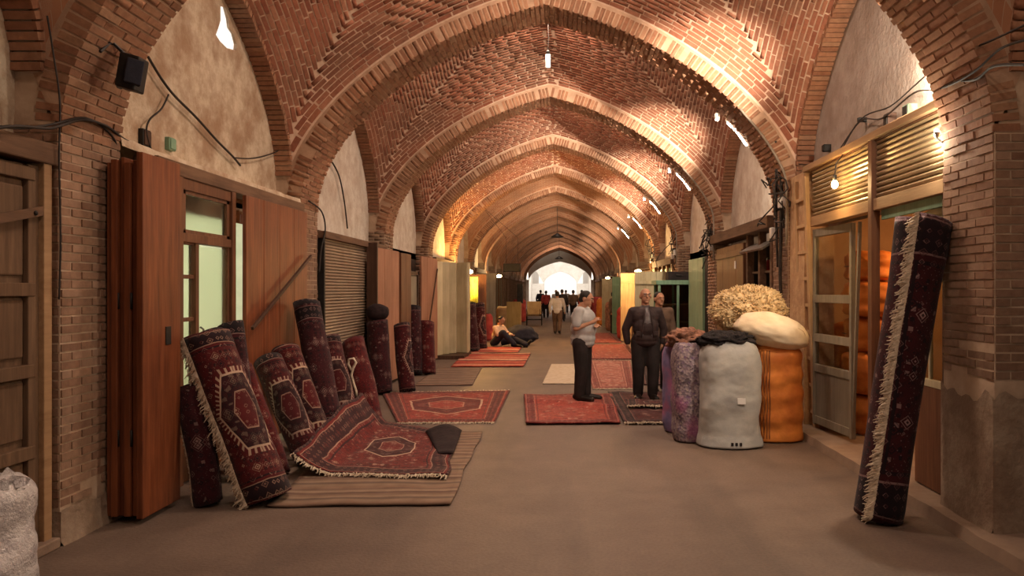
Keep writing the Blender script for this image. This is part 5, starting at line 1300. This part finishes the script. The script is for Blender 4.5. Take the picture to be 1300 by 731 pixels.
# ------------------------------------------------------------------ cables
def cable(label, pts, r=.011, mat='cable', sag=0.0):
    ps = []; P_ = [Vector(p) for p in pts]
    for i in range(len(P_)-1):       # Catmull-Rom
        a, b, c, d = P_[max(i-1, 0)], P_[i], P_[i+1], P_[min(i+2, len(P_)-1)]
        for j in range(6):
            t = j/6; ps.append(.5*((2*b)+(c-a)*t+(2*a-5*b+4*c-d)*t*t+(3*b-a-3*c+d)*t**3))
    ps.append(P_[-1]); o = MB().tube(ps, r, 6).build('cable', mat, smooth=True); tag(o, label, 'cable', 'electric cables'); return o
def onL(px, py, X=-3.60): Y = X*F/(px-VX); return (X, Y, EYE+(VY-py)*Y/F)
def onR(px, py, X=3.10): Y = X*F/(px-VX); return (X, Y, EYE+(VY-py)*Y/F)
cable('thick dark cable running diagonally down the left lunette', [onL(188, 72), onL(205, 100), onL(222, 122), onL(250, 150), onL(275, 178), onL(295, 198), onL(305, 210)], .012)
cable('thin cable looping off the diagonal one on the left lunette', [onL(214, 120), onL(205, 138), onL(190, 152), onL(186, 168), onL(192, 190)], .008)
cable('thin slack cable on the right half of the left lunette', [onL(296, 200), onL(320, 201), onL(345, 195), onL(372, 182)], .008)
cable('dark cable hanging past the loudspeaker on the left pier', [onL(135, 45, -3.30), onL(139, 75, -3.30), onL(143, 102, -3.28), onL(152, 112, -3.28), onL(166, 106, -3.3)], .015)
cable('bundle of dark cables crossing the left pier above the old door', [onL(-20, 165, -3.3), onL(20, 160, -3.3), onL(60, 163, -3.29), onL(75, 160, -3.29), onL(105, 152, -3.3), onL(135, 160, -3.3), onL(160, 178, -3.36), onL(190, 190, -3.42)], .010)
cable('second cable of the bundle over the old door', [onL(-20, 157, -3.31), onL(25, 163, -3.31), onL(65, 158, -3.31), onL(110, 150, -3.31), onL(142, 172, -3.33), onL(150, 196, -3.36)], .008)
cable('vertical cable down the edge of the left pier', [onL(60, 20, -3.31), onL(68, 70, -3.31), onL(76, 130, -3.31), onL(75, 200, -3.32), onL(77, 300, -3.32), onL(75, 380, -3.32)], .006)
cable('cable curling down the second left pier', [onL(392, 255, -3.30), onL(408, 268, -3.3), onL(413, 290, -3.28), onL(408, 315, -3.3), onL(405, 345, -3.3)], .011)
cable('cable hanging down the second left lunette', [onL(418, 200), onL(430, 222), onL(437, 255), onL(441, 290)], .013)
cable('upper cable rising along the right lunette to the pier', [onR(1010, 208, 3.0), onR(1055, 205, 3.05), onR(1092, 152, 3.1), onR(1130, 135, 3.1), onR(1165, 105, 3.08), onR(1200, 75, 2.80), onR(1250, 55, 2.78), onR(1305, 30, 2.78)], .007)
cable('lower cable sagging along the right shop header to the pier', [onR(1062, 196, 3.05), onR(1092, 154, 3.1), onR(1120, 150, 3.08), onR(1160, 118, 3.06), onR(1195, 112, 2.80), onR(1235, 92, 2.78), onR(1270, 62, 2.78), onR(1305, 50, 2.78)], .008)
cable('thick cable wrapped around the right pier', [onR(1190, 115, 2.82), onR(1215, 104, 2.80), onR(1240, 100, 2.80), onR(1262, 84, 2.78), onR(1305, 82, 2.76)], .010)
cable('dark bundle of cables down the second right pier', [(2.80, 10.1, 3.35), (2.82, 10.15, 3.0), (2.83, 10.2, 2.5), (2.82, 10.2, 1.9), (2.84, 10.2, 1.4)], .022)
cable('second dark cable down the second right pier', [(2.72, 10.05, 3.6), (2.80, 10.3, 3.1), (2.81, 10.35, 2.6), (2.82, 10.32, 2.0)], .016)
for k in range(3, 8):
    y = ribY[k]; cable(f'cable along the right vault edge at the {ordn[k-3].replace("fifth","second").replace("sixth","third").replace("seventh","fourth").replace("eighth","fifth") if k<7 else "sixth"} arch', [(XC+HR*.80, y-.40, ZS+RR*P(.80)-.02), (XC+HR*.90, y-.42, ZS+RR*P(.9)-.03), (XC+HR*.97, y-.43, ZS+RR*P(.97)), (XC+HR*.985, y-.44, ZS+.2), (XC+HR*.985, y-.43, ZS-.5)], .016, 'pale_cable')
for i, (px_, py_) in enumerate(((1092, 152), (1127, 152), (1152, 143), (1047, 188))):
    x, y, z = onR(px_, py_, 3.12); b = thing('junction_box', (x, y, z), ['small dark insulator where the two right cables meet', 'brown junction box over the right slatted header', 'green junction box nearest the right pier', 'small black junction box at the left end of the right header'][i], 'junction box', 'junction boxes on the right wall')
    w = (.02, .05, .06, .035)[i]; box('case', ['dark_metal', 'dark_wood', 'green_paint', 'dark_metal'][i], b, x-.02, x+.09, y-w, y+w, z-w*1.2, z+w*1.2, .006); box('lid', 'dark_metal', b, x-.028, x-.02, y-w*.8, y+w*.8, z-w, z+w, .003)

for k, lab in ((3, 'tangle of cables and small boxes at the head of the second right pier'), (4, 'tangle of cables at the head of the third right pier'), (5, 'dark tangle of cables at the head of the fourth right pier'), (6, 'dark tangle of cables at the head of the fifth right pier')):
    rr_ = random.Random(k); y = ribY[k]-.36; q = thing('cable_tangle', (XR-.05, y, 2.6), lab, 'cables', 'cable tangles on the right piers')
    for i in range(9):
        p = Vector((XR-.06+rr_.uniform(-.12, .06), y+rr_.uniform(-.1, .3), 3.0+rr_.uniform(-.2, .35))); pts = [p]
        for j in range(6): p = p+Vector((rr_.uniform(-.12, .12), rr_.uniform(-.08, .10), rr_.uniform(-.20, .05))); p.x = min(p.x, XR-.03); pts.append(p)
        MB().tube(pts, .010, 5).build('cable', 'cable', q, smooth=True)
    for i in range(3):
        x, yy, z = XR-.06, y+.1+.2*i, 2.55+rr_.uniform(-.2, .3); box('junction', 'dark_metal' if i % 2 else 'lamp_plastic', q, x-.04, x+.05, yy-.05, yy+.05, z-.07, z+.07, .006)
